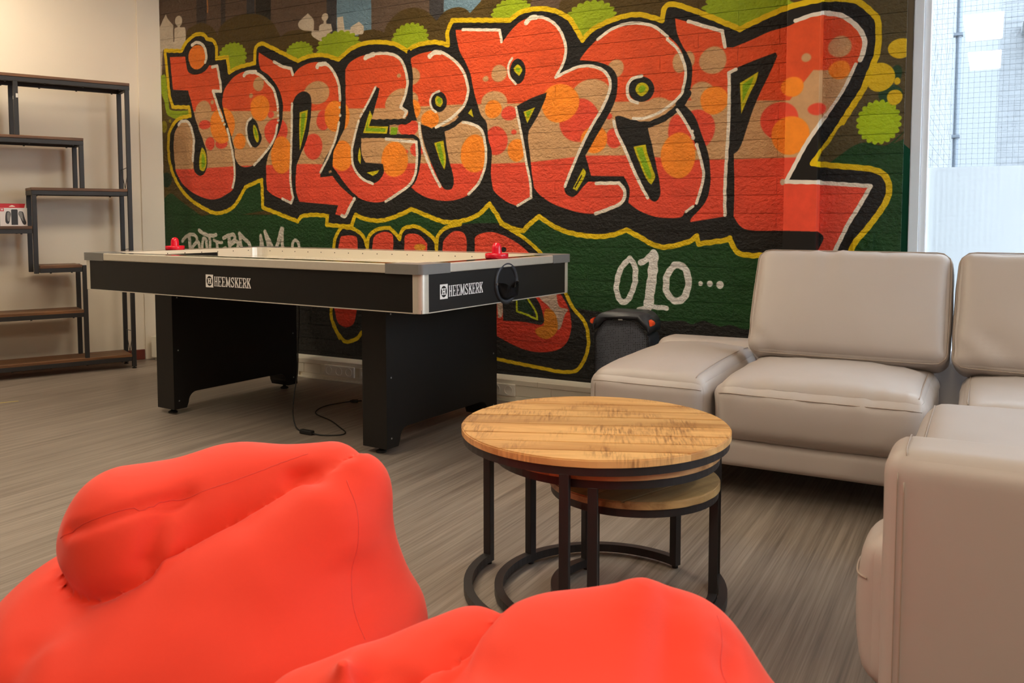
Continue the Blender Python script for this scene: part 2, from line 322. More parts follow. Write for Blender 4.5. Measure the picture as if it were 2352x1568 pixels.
# ------------------------------------------------------------------ the mural paint (outlines in wall millimetres)
MURAL = """
P greybrown:34,2957* 3842,2369* 3850,1735* -2,2056*
P dark1:419,2897* 524,2881* 498,2321* 402,2331*
P orangeline:524,2881* 539,2879* 517,2391* 506,2393*
P dark1:651,2861* 697,2854* 677,2278* 636,2282*
P dark2:887,2825* 955,2814* 947,2324* 876,2341*
P dark3:973,2812* 1106,2791* 1090,2280* 955,2313*
P dark2:1565,2720* 1647,2708* 1637,2132* 1558,2157*
P blue:1647,2708* 1912,2667* 1907,2104* 1636,2114*
P brown2:1912,2667* 2329,2603* 2327,2094* 1907,2104*
P dark2:2329,2603* 2432,2587* 2427,2116* 2329,2127*
P blue:2432,2587* 2677,2549* 2676,2089* 2427,2116*
P greybrown:2987,2187* 3192,2162* 3192,2079* 2987,2102*
P olive:273,2033* 296,2269 370,2320 456,2332 553,2291 606,2227* 629,2283 719,2330 866,2344 1009,2321 1097,2270 1153,2199 1170,2161* 1234,2191 1332,2194 1416,2177 1499,2119 1612,1921*
P olive:1612,1921* 1788,2064* 1823,2126 1912,2134 1977,2118 2004,2107* 2031,2159 2117,2217 2222,2228 2303,2200 2364,2148 2379,2134* 2434,2181 2513,2196 2571,2181 2604,2153* 2648,2188 2695,2222* 3005,2184* 2987,2133 3145,2107 3162,2135 3179,2163* 4056,2056* 4060,1773* 1612,1921*
P olivedk:4634,1986* 4872,1957* 4883,1321* 4710,1341 4631,1319 4563,1262 4475,1218*
P cityw:9,2348* 32,2351 96,2431* 117,2397 170,2346* 166,2232* 174,2231* 181,2320* 203,2328 284,2321* 294,2294 288,2210 271,2167* 79,2185* 55,2172 41,2012* -5,1995*
E greybrown:172,2281 6,49
E cityw:225,2369 36,37
P cityw:214,2337* 237,2334* 240,2319* 210,2322*
P cityw:1331,2244 1407,2288* 1453,2240 1452,2176* 1494,2171* 1498,2199* 1524,2210 1594,2202* 1603,2157* 1570,2143 1516,2099* 1440,2143 1434,2175* 1368,2186 1332,2208
E cityw:1545,2249 27,24
P cityw:1535,2231* 1555,2229* 1557,2202* 1533,2204*
P cityw:1643,2236* 1689,2238* 1699,2156* 1745,2151* 1747,2168* 1813,2192* 1848,2162* 1845,2119 1800,2115 1641,2113*
S lime:738,2075 128,97
S lime:1329,2050 115,70
S lime:1649,2051 172,101
S lime:2189,2046 130,96
S lime:2871,2115 126,87
S lime:3343,2039 142,93
S lime:4154,2010 213,102
P lime:-5,1995* 41,2012 79,1998 102,1825 130,1762 321,1750* 320,1711* 202,1697 142,1706 83,1734 57,1828 29,1891
P olivedk2:27,1840* 83,1734 142,1691 120,1519 90,1110* 36,903* 5,903*
E limey:50,1650 30,42
E limey:112,1687 13,12
E dkgreen:63,1275 51,53
P green:-18,1090* 92,1177 210,1119 425,1007* 4480,962* 4474,1258* 4563,1262 4631,1319 4698,1342 4783,1325 4886,1416* 3898,296* -84,-555*
P green:482,987* 708,1085 835,1229* 982,1279* 1015,1054*
P green:4538,1249* 4631,1317 4698,1342 4783,1325 4888,1365* 4900,894* 4546,889*
E greenbr:4795,1549 50,44
E greenbr:4819,1642 21,35
S limeb:4750,1430 91,96
E yelc:4831,1748 51,44
E yelc:4752,1628 60,64
E yelc:4822,1606 13,16
E yelc:4813,1536 32,34
P green:-117,944* 483,1027* 1655,1023* 2710,1094* 3851,1076* 3228,950* 4899,958* 4914,377* -226,-137*
P black:1259,602* 1705,599* 3297,516 3381,489* 3625,510 3743,479 3859,485 3905,470 3964,491 4008,479 4052,468 4102,478 4173,461 4235,472 4318,456 4491,439* 4913,422* 4921,115* 2706,-303* -240,-464* 1254,374*
P black:-201,445* 828,509 1296,547* 1328,-288* -240,-464*
P black:1590,668* 1593,833 1617,897 1655,943 1702,943 1759,934 1827,890 1857,828* 1872,891 1939,935 2027,945* 2081,901 2102,875* 2129,936 2209,954 2272,933 2354,878 2369,844* 2379,895 2436,947 2614,972 2833,965 2943,897 3051,815 3166,714 3206,598 3254,514 3314,454 3340,378 3336,291 3298,210 3255,175 3168,167 3079,175 2943,188 2803,202 2611,195 2308,345 1734,217 1641,266 1585,392*
L yel 24:1629,247 1589,318 1561,391 1575,502 1590,668 1593,833 1617,897 1655,943 1702,943 1759,934 1827,890 1857,819* 1872,891 1939,935 2027,945* 2081,901 2102,875* 2129,936 2209,954 2272,933 2354,878 2369,819* 2379,895 2436,947 2535,968
L yel 21:2805,969 2943,897 3051,815 3166,691 3206,598 3254,514 3314,454 3340,378 3336,291 3298,210 3255,175 3168,167 3079,175 2943,188 2803,202 2611,229
L yel 25:1561,391 1583,318 1653,239 1678,227 1725,235 1772,257 1806,295
P red:1617,761* 1643,875 1678,893 1747,894 1779,876 1782,764*
P red:1881,722* 1896,829 1914,891 1983,920 2043,908 2056,866 2048,726*
P red:2133,728* 2137,832 2145,898 2209,911 2261,894 2304,852* 2301,732*
P red:2409,735* 2412,837 2425,879 2496,928 2574,896 2569,739*
P red:2627,740* 2631,840 2638,898 2710,923 2786,917 2888,876 2980,813 3078,712*
E yelor:2250,830 42,21
E black:2821,827 18,14
P red2:1577,484* 1764,492 1762,402 1744,346 1697,320 1656,322 1610,357
P red2:2709,569* 3167,604* 3219,528 3238,466 3241,411 3224,346 3185,300 3124,274 3034,263 2943,274 2851,304 2766,340*
P beige3:2771,571* 2813,573* 2813,458 2785,440*
P beige3:3016,598* 3149,603* 3167,525 3219,512 3202,479 3176,407 3150,405 3114,506 3061,552
P orange3:3079,497 3114,506 3150,469 3159,405 3137,364 3088,339 3039,354 3023,389 3074,416*
P black:2812,590* 2989,597* 3047,535 3077,441* 3052,417 2952,427 2818,426*
L lgreen2 12:2905,593 2905,484* 2971,467 3034,445* 3025,486 2975,556 2934,595
P dkgreen:2914,586* 2914,488* 3016,469* 2975,540 2934,586*
K black:78,2180* 248,2162* 302,2219 389,2259 467,2251 502,2220* 564,2198 590,2142 585,2080* 691,2080* 705,1978* 790,2004 943,2019* 949,2108 991,2137 1043,2127 1315,2001* 1413,2021 1532,2017 1648,1979* 1743,2033 1844,2058 1965,2055 2083,2031 2169,1983* 2240,2011 2363,2016 2457,1990* 2453,2064 2483,2118 2522,2122 2861,2085* 2925,2120 3023,2128 3119,2110 3213,2061 3256,2004 3298,1935* 3364,1988 3493,2026 3611,2031 3734,1988* 3741,2038 3771,2064 3840,2044 3986,1975 4121,1905* 4263,1957 4355,1983 4458,1997 4522,1999 4615,1985 4671,1956 4733,1891* 4739,1840 4739,1757 4720,1682 4697,1626 4680,1576 4615,1470 4542,1355 4471,1255* 4564,1242 4713,1224 4768,1203 4796,1164 4800,1112 4778,1054 4725,970 4666,891 4611,810 4418,799 4257,822 4188,822 4131,835 4102,877 4091,905* 4067,894 3936,874* 3925,914* 3884,884 3777,857 3708,864 3622,907 3554,941* 3485,917 3403,905 3295,912 3192,934 3113,969 3042,1012* 2979,964 2948,932* 2897,940 2814,972 2777,1021 2729,1082* 2653,1021 2555,988 2436,979 2314,1013 2194,1056* 2104,1022 1973,988 1851,996 1766,1023* 1737,951* 1656,953 1536,960* 1543,1016* 1429,1024 1325,1015* 1293,982* 1181,1015 989,1073* 984,1255* 834,1210* 764,1123 694,1065 568,1036 470,1057 328,1118 227,1190 142,1294 94,1418 92,1561 125,1641 202,1697 320,1711* 307,1771* 145,1783* 112,1875 95,2027
P olivedk:4511,1310* 4543,1345 4597,1425 4648,1357 4587,1307 4563,1268 4493,1264*
M:126,2131* 283,2121* 295,2051 316,2009 387,1989 473,2006 517,2042* 593,2030* 629,1858* 539,1864* 565,1814 631,1712 662,1603 720,1484 738,1396 745,1299 719,1202 656,1164 571,1135 472,1134 330,1178 229,1241 165,1324 150,1396 142,1498 153,1589 192,1647 245,1675 303,1662 338,1610 352,1529 338,1410 350,1329 399,1296 450,1316 476,1375 469,1465 436,1545 396,1627 356,1728 330,1810 304,1886* 150,1902* 137,2024
M:634,1790 657,1866 720,1928 789,1961 869,1972 960,1947 1062,1883 1124,1795 1147,1700 1138,1608 1091,1516 1011,1416 931,1361 851,1342 784,1356 745,1406 734,1484 696,1592 652,1701
M:977,2087* 1104,2019 1263,1951* 1277,1917* 1327,1954 1412,1979 1496,1976 1589,1932 1646,1865 1662,1776 1660,1669 1641,1581 1592,1458 1526,1370 1488,1289* 1491,1264* 1589,1267* 1659,1195 1765,1126* 1682,1013* 1605,1025* 1632,1082* 1308,1108* 1281,1192 1288,1322 1314,1386 1384,1512 1417,1647 1422,1756 1396,1794 1348,1805 1298,1783 1266,1739* 1256,1564 1246,1379 1248,1193 1248,1098* 1095,1148 1029,1187* 1024,1292 1037,1391 1103,1497 1157,1588 1177,1661 1179,1754 1138,1850 1063,1930 987,1983
M:1701,1914* 1741,1955 1832,1986 1953,1983 2061,1971 2130,1938 2155,1876 2167,1808 2154,1732 2132,1691 2105,1659* 2174,1629 2152,1592* 2194,1577 2257,1574* 2256,1464* 2249,1346 2212,1236 2148,1169 1996,1106 1886,1101 1774,1139 1661,1244 1592,1323* 1599,1413 1653,1500 1695,1578 1701,1720
M:2187,1937* 2260,1959 2362,1965 2442,1941 2521,1891 2569,1834 2590,1767 2590,1694 2568,1634 2519,1588* 2553,1551* 2616,1538 2674,1502 2702,1444 2713,1363 2702,1282 2663,1201 2595,1137 2497,1106 2396,1104 2304,1122 2232,1155 2190,1185* 2233,1236 2260,1345 2256,1464 2241,1558 2216,1635 2206,1729 2208,1855
M:2507,2071* 2797,2040* 2814,1972* 2861,2022 2925,2070 2996,2087 3076,2070 3145,2019 3188,1954 3201,1896 3188,1828 3141,1752* 3214,1781 3282,1799 3357,1793 3422,1763 3455,1716 3451,1664 3432,1606 3391,1541 3334,1454 3284,1365 3242,1282 3195,1171* 3204,1136 3238,1116 3268,1127 3302,1165 3335,1195* 3508,1188* 3540,1153 3544,1116 3525,1082 3460,1049 3378,1025 3294,1030 3209,1051 3122,1082 3051,1126 3011,1170* 2997,1258 2988,1337 2975,1432 2979,1479* 3032,1554 3076,1637 3089,1677* 2988,1651 2898,1614* 2916,1545 2934,1465 2957,1362 2970,1282 2988,1203 2997,1115* 2911,1068* 2833,1097 2767,1146 2746,1191 2739,1273 2744,1370 2721,1451 2712,1533 2674,1583 2646,1658 2622,1740 2608,1806 2579,1873 2541,1934 2521,1992
M:3282,1832* 3298,1853 3356,1911 3437,1961 3533,1983 3635,1976 3727,1936 3803,1874 3842,1813 3852,1756 3855,1706 3845,1633 3807,1571* 3830,1530* 3847,1508 3881,1441 3923,1340 3953,1253 3956,1175 3926,1082 3867,1036 3844,1007 3776,1002 3699,1011 3620,1041 3561,1082* 3568,1153 3535,1217* 3352,1224* 3318,1333* 3384,1436 3448,1538 3484,1610 3496,1676 3491,1736 3455,1783 3381,1815
M:3800,1992* 3870,1966 4033,1904* 4052,1826* 4091,1822* 4184,1851 4265,1880 4354,1897 4428,1929 4529,1937 4586,1914 4642,1872 4677,1821 4682,1762 4662,1710 4600,1588 4527,1468 4452,1366 4351,1180* 4508,1167 4727,1149* 4627,963 4573,845* 4496,844* 4527,909 4500,939* 4342,942 4199,942 4143,961 4107,1010* 4109,1144 4103,1312* 4137,1352 4190,1515 4229,1608 4268,1687 4300,1762* 4293,1779* 4186,1748 4082,1713* 4076,1633 4078,1425 4069,1215 4065,1010* 3894,982* 3898,1003 3963,1075 3987,1146 3990,1217 3978,1316 3944,1410 3906,1504 3853,1564* 3875,1620 3889,1675 3889,1753 3865,1812 3842,1849 3812,1916
E orange2:403,2106 90,83
P black:866,1631 907,1663 952,1627 970,1579 991,1530 974,1493 934,1469 895,1487 865,1545
P black:1940,1792* 1895,1724 1838,1641 1798,1582 1768,1512 1750,1434 1749,1354 1776,1291 1832,1236 1899,1213 1954,1233 1988,1276 1983,1329* 1850,1341* 1821,1395 1819,1492* 2034,1487* 2035,1559* 2003,1588* 1899,1598* 1939,1704 1964,1779*
L black 33:1893,1583 2035,1577 2168,1576 2186,1612 2185,1650 2153,1673
L black 27:2183,1975 2182,1874 2186,1806 2185,1705 2153,1660
L black 23:1825,1503 2034,1493 2151,1486 2219,1478 2248,1439 2247,1346 2212,1236 2159,1169
P yel2:1888,1655* 1907,1619* 1881,1561* 2026,1552* 2015,1508* 1834,1521*
P lgreen:1880,1621* 1870,1550* 2008,1541* 2002,1520* 1851,1531*
P lgreen:2045,1547* 2097,1540* 2088,1499* 2040,1500*
P yel2:1807,1438* 1815,1396 1813,1332* 1791,1370
P yel2:1857,1280* 1955,1294* 1938,1273 1905,1259*
P black:2393,1731 2429,1713 2446,1668 2428,1629 2392,1614 2356,1633 2338,1675 2356,1718
P black:2262,1550* 2308,1537 2359,1516 2429,1502* 2439,1439 2458,1339 2489,1238 2483,1180 2457,1166 2425,1173 2397,1207 2347,1300 2307,1386 2276,1472
L black 30:2359,1516 2439,1518 2509,1548 2568,1589 2616,1603
P yel2:2365,1693* 2380,1708 2415,1689* 2418,1664 2400,1642* 2370,1659
P lgreen:2378,1684 2392,1698 2408,1682 2405,1664 2392,1662
P yel2:2589,1596* 2612,1621* 2626,1570*
P yel2:2356,1439* 2421,1451* 2438,1339 2426,1281* 2398,1332 2373,1392
P lgreen:2373,1435* 2399,1439* 2423,1340 2418,1298* 2396,1349
P black:2911,1873 2945,1850 2959,1802 2945,1756 2911,1736 2878,1761 2861,1810 2878,1856
P yel2:2884,1824* 2911,1842 2939,1811 2920,1778* 2889,1807
P lgreen:2898,1818 2911,1825 2925,1811 2914,1799
P yel2:2946,1583* 3020,1604* 2970,1519*
P lgreen:2961,1581* 2999,1591* 2973,1546*
P yel2:3305,1266* 3321,1234 3270,1147* 3245,1159*
L black 7:3297,1227 3259,1166
P black:3485,1525* 3513,1528 3585,1501 3663,1478* 3667,1445 3687,1371 3704,1297 3728,1187 3733,1121 3706,1086 3667,1114 3619,1197 3579,1287 3538,1377 3501,1453
L black 31:3577,1490 3655,1476 3732,1496 3800,1535 3845,1576 3875,1620
P black:3626,1721 3675,1699 3696,1653 3676,1608 3627,1593 3577,1615 3557,1663 3576,1707
P yel2:3630,1690 3656,1679 3667,1655 3652,1632 3627,1621 3603,1639 3595,1660 3607,1683
P lgreen:3628,1675 3646,1669 3650,1656 3638,1644 3619,1639 3611,1660
P yel2:3587,1368* 3653,1377* 3665,1328 3689,1261 3706,1213 3686,1172* 3658,1203 3610,1308
P lgreen:3602,1361* 3635,1364* 3657,1299 3685,1224 3678,1199* 3654,1233 3622,1307
P yel2:919,1617 948,1594 966,1522 948,1502 918,1553
P lgreen:927,1600 941,1585 952,1527 930,1557
P yel2:427,1488 464,1445 468,1376 443,1328 401,1343 399,1408
P lgreen:430,1446 450,1416 449,1361 420,1357
P yel2:1324,1676* 1394,1688* 1380,1604 1360,1541 1320,1432* 1318,1561
P lgreen:1339,1666* 1375,1673* 1362,1596 1342,1514 1329,1478* 1331,1579
P yel2:4127,1650* 4215,1697* 4204,1651 4174,1592 4136,1501*
P lgreen:4140,1642* 4194,1676* 4184,1646 4161,1600 4142,1556*
P black:1488,1289* 1569,1343* 1664,1240* 1659,1195* 1589,1267* 1491,1260*
L black 23:1555,1342 1635,1258 1683,1194 1774,1130
P beige:1556,1296* 1578,1303* 1583,1289* 1559,1283*
L white 22:351,2192 409,2205 465,2175 491,2112 478,2065
L white 22:544,2027 593,2030* 617,1927 625,1858* 546,1866* 578,1793 604,1724 628,1683
L white 19:676,1603 707,1495 729,1397 736,1319 730,1251 712,1207
E white:634,1661 14,11
E white:650,1636 12,10
L white 21:197,1655 231,1678 296,1670 333,1610 350,1539 339,1450 335,1400
L white 27:842,1948 869,1964 948,1961
L white 20:922,1966 999,1930 1056,1882 1102,1838 1129,1767 1137,1720
E white:1137,1701 10,9
E white:1139,1667 10,9
E white:1139,1636 11,10
L white 18:1132,1606 1097,1511 1011,1425 918,1354
L white 17:897,1663 864,1639 853,1584 863,1526 892,1479
L white 20:1110,2014 1179,1979 1260,1957* 1271,1918
L white 28:1477,1949 1490,1963 1543,1963
L white 20:1519,1969 1572,1947 1623,1885 1651,1812 1657,1731
E white:1654,1687 9,9
E white:1656,1638 10,11
L white 17:1648,1594 1616,1493 1556,1387 1488,1291
L white 18:1260,1735 1254,1564 1243,1379 1236,1240 1257,1137* 1239,1100* 1164,1128
L white 30:1859,1969 1876,1979 1920,1986
L white 19:1898,1988 1986,1987 2061,1973 2119,1940 2150,1885 2170,1807 2154,1732 2118,1660* 2163,1632* 2144,1601
L white 16:1934,1791 1884,1716 1838,1654
E white:1824,1637 10,9
E white:1816,1623 9,7
L white 17:1801,1595 1768,1504 1748,1425 1749,1354 1774,1291 1832,1240 1904,1212
L white 18:2007,1478 2130,1461 2230,1450* 2234,1363 2217,1253 2159,1186 2002,1103
L white 28:2327,1938 2362,1957 2402,1953
L white 18:2362,1962 2427,1946 2501,1896 2555,1835 2586,1759 2586,1694 2558,1639 2480,1578 2369,1528
L white 14:2393,1734 2350,1719 2330,1679 2344,1636 2370,1616
L white 18:2251,1557* 2261,1472 2291,1378 2347,1267 2397,1186
L white 17:2553,1549 2616,1534 2674,1502 2697,1444 2707,1363 2697,1282 2658,1201 2590,1138
L white 17:2556,2067 2797,2039* 2808,1974
L white 27:2961,2060 2987,2082 3023,2084
L white 17:2987,2088 3067,2077 3136,2035 3184,1966 3201,1896 3188,1828 3141,1754* 3214,1781 3282,1799 3357,1794 3422,1763 3455,1709 3451,1657 3415,1577 3334,1454 3250,1289 3199,1171
L white 15:2900,1609 2920,1521 2943,1418 2966,1298 2988,1203 2995,1115* 2909,1071
L white 14:2875,1879 2852,1842 2857,1786 2898,1737
L white 19:3381,1185 3508,1184* 3540,1146 3536,1101 3500,1068 3378,1025
L white 16:3383,1929 3453,1970 3533,1992 3619,1987 3697,1960 3762,1906
L white 15:3762,1893 3811,1845 3838,1797 3857,1735 3855,1678 3845,1643 3836,1615 3784,1569 3716,1530 3639,1509 3585,1512
L white 17:3628,1723 3575,1711 3550,1665 3564,1612 3607,1589
L white 17:3477,1505 3491,1454 3538,1362 3579,1272 3627,1174 3667,1105
L white 15:3816,1542 3846,1500 3877,1449 3898,1412
E white:3896,1430 8,10
E white:3901,1399 10,11
E white:3919,1363 10,11
L white 15:3922,1354 3947,1268 3955,1196 3922,1075
L white 13:3906,1061 3869,1034
L white 18:3868,1970 3951,1937 4038,1905* 4052,1828
L white 19:4381,1916 4460,1935 4529,1937
L white 22:4511,1937 4580,1918 4636,1876 4674,1824 4683,1769 4666,1713
L white 15:4647,1695 4600,1588 4527,1475
L white 19:4524,1472 4452,1366 4396,1261 4355,1180
L white 20:4355,1173 4508,1167
L white 19:4508,1165 4635,1154 4724,1146* 4674,1049 4627,963 4576,846
L white 17:4107,1716 4073,1703* 4076,1633 4076,1460 4068,1285 4063,1144 4065,1017
E cityw:4337,1172 12,15
L white 21:1762,1123 1727,1073 1686,1014 1657,1019
L paper 31:3575,793 3527,744 3501,663 3508,595 3537,564 3573,590 3602,675 3601,750 3577,790
L paper 32:3631,773 3662,789 3693,819*
L paper 52:3701,816 3698,730 3687,640 3676,550
L paper 26:3625,529 3680,546 3735,547 3773,545
L paper 35:3813,766 3775,710 3772,636 3803,593 3838,584 3873,618 3887,684 3871,742 3843,765 3817,766
E paper:3948,677 12,13
E paper:3995,678 15,16
E paper:4046,674 19,20
L paper2 25:207,841 246,873 304,890 349,874 352,840 314,802
L paper2 31:279,874 288,782
L paper2 25:326,817 368,835 387,784
L paper2 25:407,784 415,847 430,864 449,847 455,785
L paper2 27:381,919 427,895 491,882 546,887
L paper2 25:483,881 487,785
L paper2 22:523,851 569,837 600,836
L paper2 25:553,837 555,787
L paper2 27:617,867 672,886 718,889 721,858 686,833
L paper2 30:668,877 677,789
L paper2 27:685,822 732,845 755,829 750,790
L paper2 24:613,793 638,799
L paper2 26:771,900 777,845 792,791
L paper2 28:776,895 817,862 854,835 875,792
L paper2 22:965,888 961,793
L paper2 26:983,794 980,826 967,880
L paper2 28:1004,913 1025,848 1038,795
L paper2 24:1011,902 1054,838 1074,795
L paper2 29:1150,933 1126,860 1096,796
L paper2 27:1160,933 1155,850 1164,797
L paper2 23:1242,798 1250,846 1272,859 1296,841 1305,799
P black:4346,938* 4500,937* 4525,903* 4499,845* 4500,801* 4349,797*
B top:8,1757 795,1717 1370,1679 1668,1679 2003,1661 2519,1650 2898,1632 3480,1603 3846,1586 4361,1552 4465,1684 4715,1651
B bot:-8,1351 336,1344 771,1352 1362,1348 1662,1334 2213,1326 2711,1306 2988,1307 3326,1331 3578,1324 3886,1291 4103,1287 4343,1286 4506,1284 4724,1276
CB:245,1675 59,80
CB:450,1738 79,69
CB:539,1791 16,15
CB:972,1881 49,47
CB:901,1810 18,16
CB:1468,1789 107,72
CB:2108,1845 15,12
CB:2122,1675 116,94
CB:2207,1834 52,50
CB:2195,1696 52,50
CB:2792,1803 50,47
CB:2706,1780 19,16
CB:2759,1642 84,68
CB:3349,1627 116,105
CB:3487,1773 44,46
CB:3716,1573 65,36
CB:3827,1773 37,50
CB:3873,1783 30,42
CB:3994,1769 68,66
CB:3941,1615 62,56
CB:4432,1743 22,20
CB:4578,1779 51,48
CB:4525,1561 95,118
CR:461,1643 59,31
CR:509,1513 45,45
CR:618,1508 58,35
CR:1076,1676 27,22
CR:1118,1562 102,89
CR:1518,1615 53,63
CR:1432,1455 78,82
CR:2173,1536 73,51
CR:2234,1406 47,42
CR:2156,1396 14,12
CR:2856,1580 50,39
CR:2773,1433 73,80
CR:2886,1476 17,14
CR:3283,1517 117,114
CR:3452,1530 17,16
CR:3482,1417 48,52
CR:3816,1438 45,79
CR:3921,1439 88,99
CR:4316,1460 88,88
CR:4485,1504 41,28
CO:629,1630 117,121
CO:789,1515 56,53
CO:980,1725 86,84
CO:1165,1410 95,121
CO:1607,1637 75,96
CO:1663,1388 90,94
CO:1679,1632 51,84
CO:2205,1640 57,59
CO:2329,1578 63,50
CO:2070,1352 99,105
CO:2630,1366 91,107
CO:2754,1609 54,50
CO:2902,1376 55,62
CO:3168,1616 112,102
CO:3367,1414 76,71
CO:3825,1315 90,114
CO:4003,1576 69,68
CO:4372,1614 52,46
CO:4367,1390 87,90
CO:4579,1675 47,42
"""
def paint_mural(text, x0=-5.2, wid=4.95, hei=2.75, ppm=560):
    """paint the mural into an array, from outlines in wall millimetres"""
    W_, H_ = int(wid*ppm), int(hei*ppm)
    SS = 2
    k = ppm/1000.0
    img = np.zeros((H_, W_, 3), np.float32)
    def rgb(n): return np.array(PAINT[n], np.float32)
    img[:] = rgb('olive')
    def smooth(pts):
        n = len(pts); out = []
        for i in range(n):
            p1, p2 = pts[i], pts[(i+1) % n]
            p0 = pts[i-1] if not p1[2] else p1
            p3 = pts[(i+2) % n] if not p2[2] else p2
            if p1[2] and p2[2]:
                out.append((p1[0], p1[1])); continue
            for j in range(6):
                t = j/6.0
                a = [0.5*((2*p1[c]) + (-p0[c]+p2[c])*t + (2*p0[c]-5*p1[c]+4*p2[c]-p3[c])*t*t
                     + (-p0[c]+3*p1[c]-3*p2[c]+p3[c])*t**3) for c in (0, 1)]
                out.append(tuple(a))
        return out
    def smooth_open(pts):
        if len(pts) < 3: return [(p[0], p[1]) for p in pts]
        q = [(p[0], p[1], p[2]) for p in pts]
        q[0] = (q[0][0], q[0][1], True); q[-1] = (q[-1][0], q[-1][1], True)
        s = smooth(q)
        i = len(s)
        # drop the closing span
        last = (q[-1][0], q[-1][1])
        return s[:s.index(last)+1] if last in s else s
    def fill(poly):
        P = np.array(poly, np.float64)*k*SS
        P[:, 1] = H_*SS - P[:, 1]
        xa, xb = max(0, int(P[:, 0].min())//SS-1), min(W_, int(P[:, 0].max())//SS+2)
        ya, yb = max(0, int(P[:, 1].min())//SS-1), min(H_, int(P[:, 1].max())//SS+2)
        if xb <= xa or yb <= ya: return None
        w, h = (xb-xa)*SS, (yb-ya)*SS
        acc = np.zeros((h, w+1), np.int32)
        Q = P - np.array([xa*SS, ya*SS])
        for i in range(len(Q)):
            (xA, yA), (xB, yB) = Q[i], Q[(i+1) % len(Q)]
            if yA == yB: continue
            if yA > yB: xA, yA, xB, yB = xB, yB, xA, yA
            r0, r1 = max(0, int(np.ceil(yA-0.5))), min(h, int(np.ceil(yB-0.5)))
            if r1 <= r0: continue
            rows = np.arange(r0, r1)
            xs = xA + (rows+0.5-yA)*(xB-xA)/(yB-yA)
            acc[rows, np.clip(np.ceil(xs-0.5).astype(int), 0, w)] += 1
        m = (np.cumsum(acc, 1)[:, :w] % 2).astype(np.float32)
        m = m.reshape(yb-ya, SS, xb-xa, SS).mean((1, 3))
        return m, xa, xb, ya, yb
    def blur(m, n):
        for _ in range(n):
            p = np.pad(m, 1, mode='edge')
            m = (p[:-2, 1:-1]+p[2:, 1:-1]+p[1:-1, :-2]+p[1:-1, 2:]+2*m)/6.0
        return m
    def put(dst, f, col, soft=0):
        if f is None: return
        m, xa, xb, ya, yb = f
        if soft: m = blur(m, soft)
        m = m[..., None]
        dst[ya:yb, xa:xb] = dst[ya:yb, xa:xb]*(1-m) + col*m
    def stroke(dst, line, width, col):
        L = np.array(line, np.float64)*k
        L[:, 1] = H_ - L[:, 1]
        r = width*k/2
        xa, xb = max(0, int(L[:, 0].min()-r)-2), min(W_, int(L[:, 0].max()+r)+3)
        ya, yb = max(0, int(L[:, 1].min()-r)-2), min(H_, int(L[:, 1].max()+r)+3)
        if xb <= xa or yb <= ya: return
        D = np.full((yb-ya, xb-xa), 1e9, np.float32)
        for i in range(max(1, len(L)-1)):
            a, b = L[i], L[min(i+1, len(L)-1)]
            u0, u1 = max(xa, int(min(a[0], b[0])-r)-2), min(xb, int(max(a[0], b[0])+r)+3)
            v0, v1 = max(ya, int(min(a[1], b[1])-r)-2), min(yb, int(max(a[1], b[1])+r)+3)
            if u1 <= u0 or v1 <= v0: continue
            X, Y = np.meshgrid(np.arange(u0, u1)+0.5, np.arange(v0, v1)+0.5)
            d = b-a; dd = max(d@d, 1e-9)
            t = np.clip(((X-a[0])*d[0]+(Y-a[1])*d[1])/dd, 0, 1)
            q = np.hypot(X-a[0]-t*d[0], Y-a[1]-t*d[1])
            s = D[v0-ya:v1-ya, u0-xa:u1-xa]
            np.minimum(s, q, out=s)
        wob = 0.12*r*np.sin(np.arange(xa, xb)*0.21)[None, :]*np.cos(np.arange(ya, yb)*0.17)[:, None]
        m = np.clip(r + wob + 0.5 - D, 0, 1)[..., None]
        dst[ya:yb, xa:xb] = dst[ya:yb, xa:xb]*(1-m) + col*m
    def ell(X, Z, rx, rz, n=28, scal=0.0, lob=0):
        out = []
        N = n if not lob else lob*8
        for i in range(N):
            a = 2*math.pi*i/N
            s = 1.0 + (scal*(abs(math.sin(a*lob/2.0))-0.6) if lob else 0.02*math.sin(3*a+X))
            out.append((X+rx*s*math.cos(a), Z+rz*s*math.sin(a)))
        return out
    items = []
    for ln in text.strip().split('\n'):
        h, b = ln.split(':')
        pts = []
        for t in b.split():
            c = t.endswith('*')
            x, z = t.rstrip('*').split(',')
            pts.append((int(x), int(z), c))
        items.append((h.split(), pts))
    # what the letters are filled with: bands and dots
    pat = np.zeros_like(img); pat[:] = rgb('redtop')
    bands = {h[1]: [(p[0], p[1]) for p in pts] for h, pts in items if h[0] == 'B'}
    top, bot = bands['top'], bands['bot']
    put(pat, fill([(-50, top[0][1])]+top+[(5000, 1500), (5000, 0), (-50, 0)]), rgb('beige'), 3)
    put(pat, fill([(-50, bot[0][1])]+bot+[(5000, bot[-1][1]), (5000, 0), (-50, 0)]), rgb('red'), 3)
    for kind, col in (('CB', 'beige'), ('CR', 'red'), ('CO', 'orange')):
        for h, p in items:
            if h[0] == kind:
                put(pat, fill(ell(p[0][0], p[0][1], p[1][0], p[1][1])), rgb(col), 5)
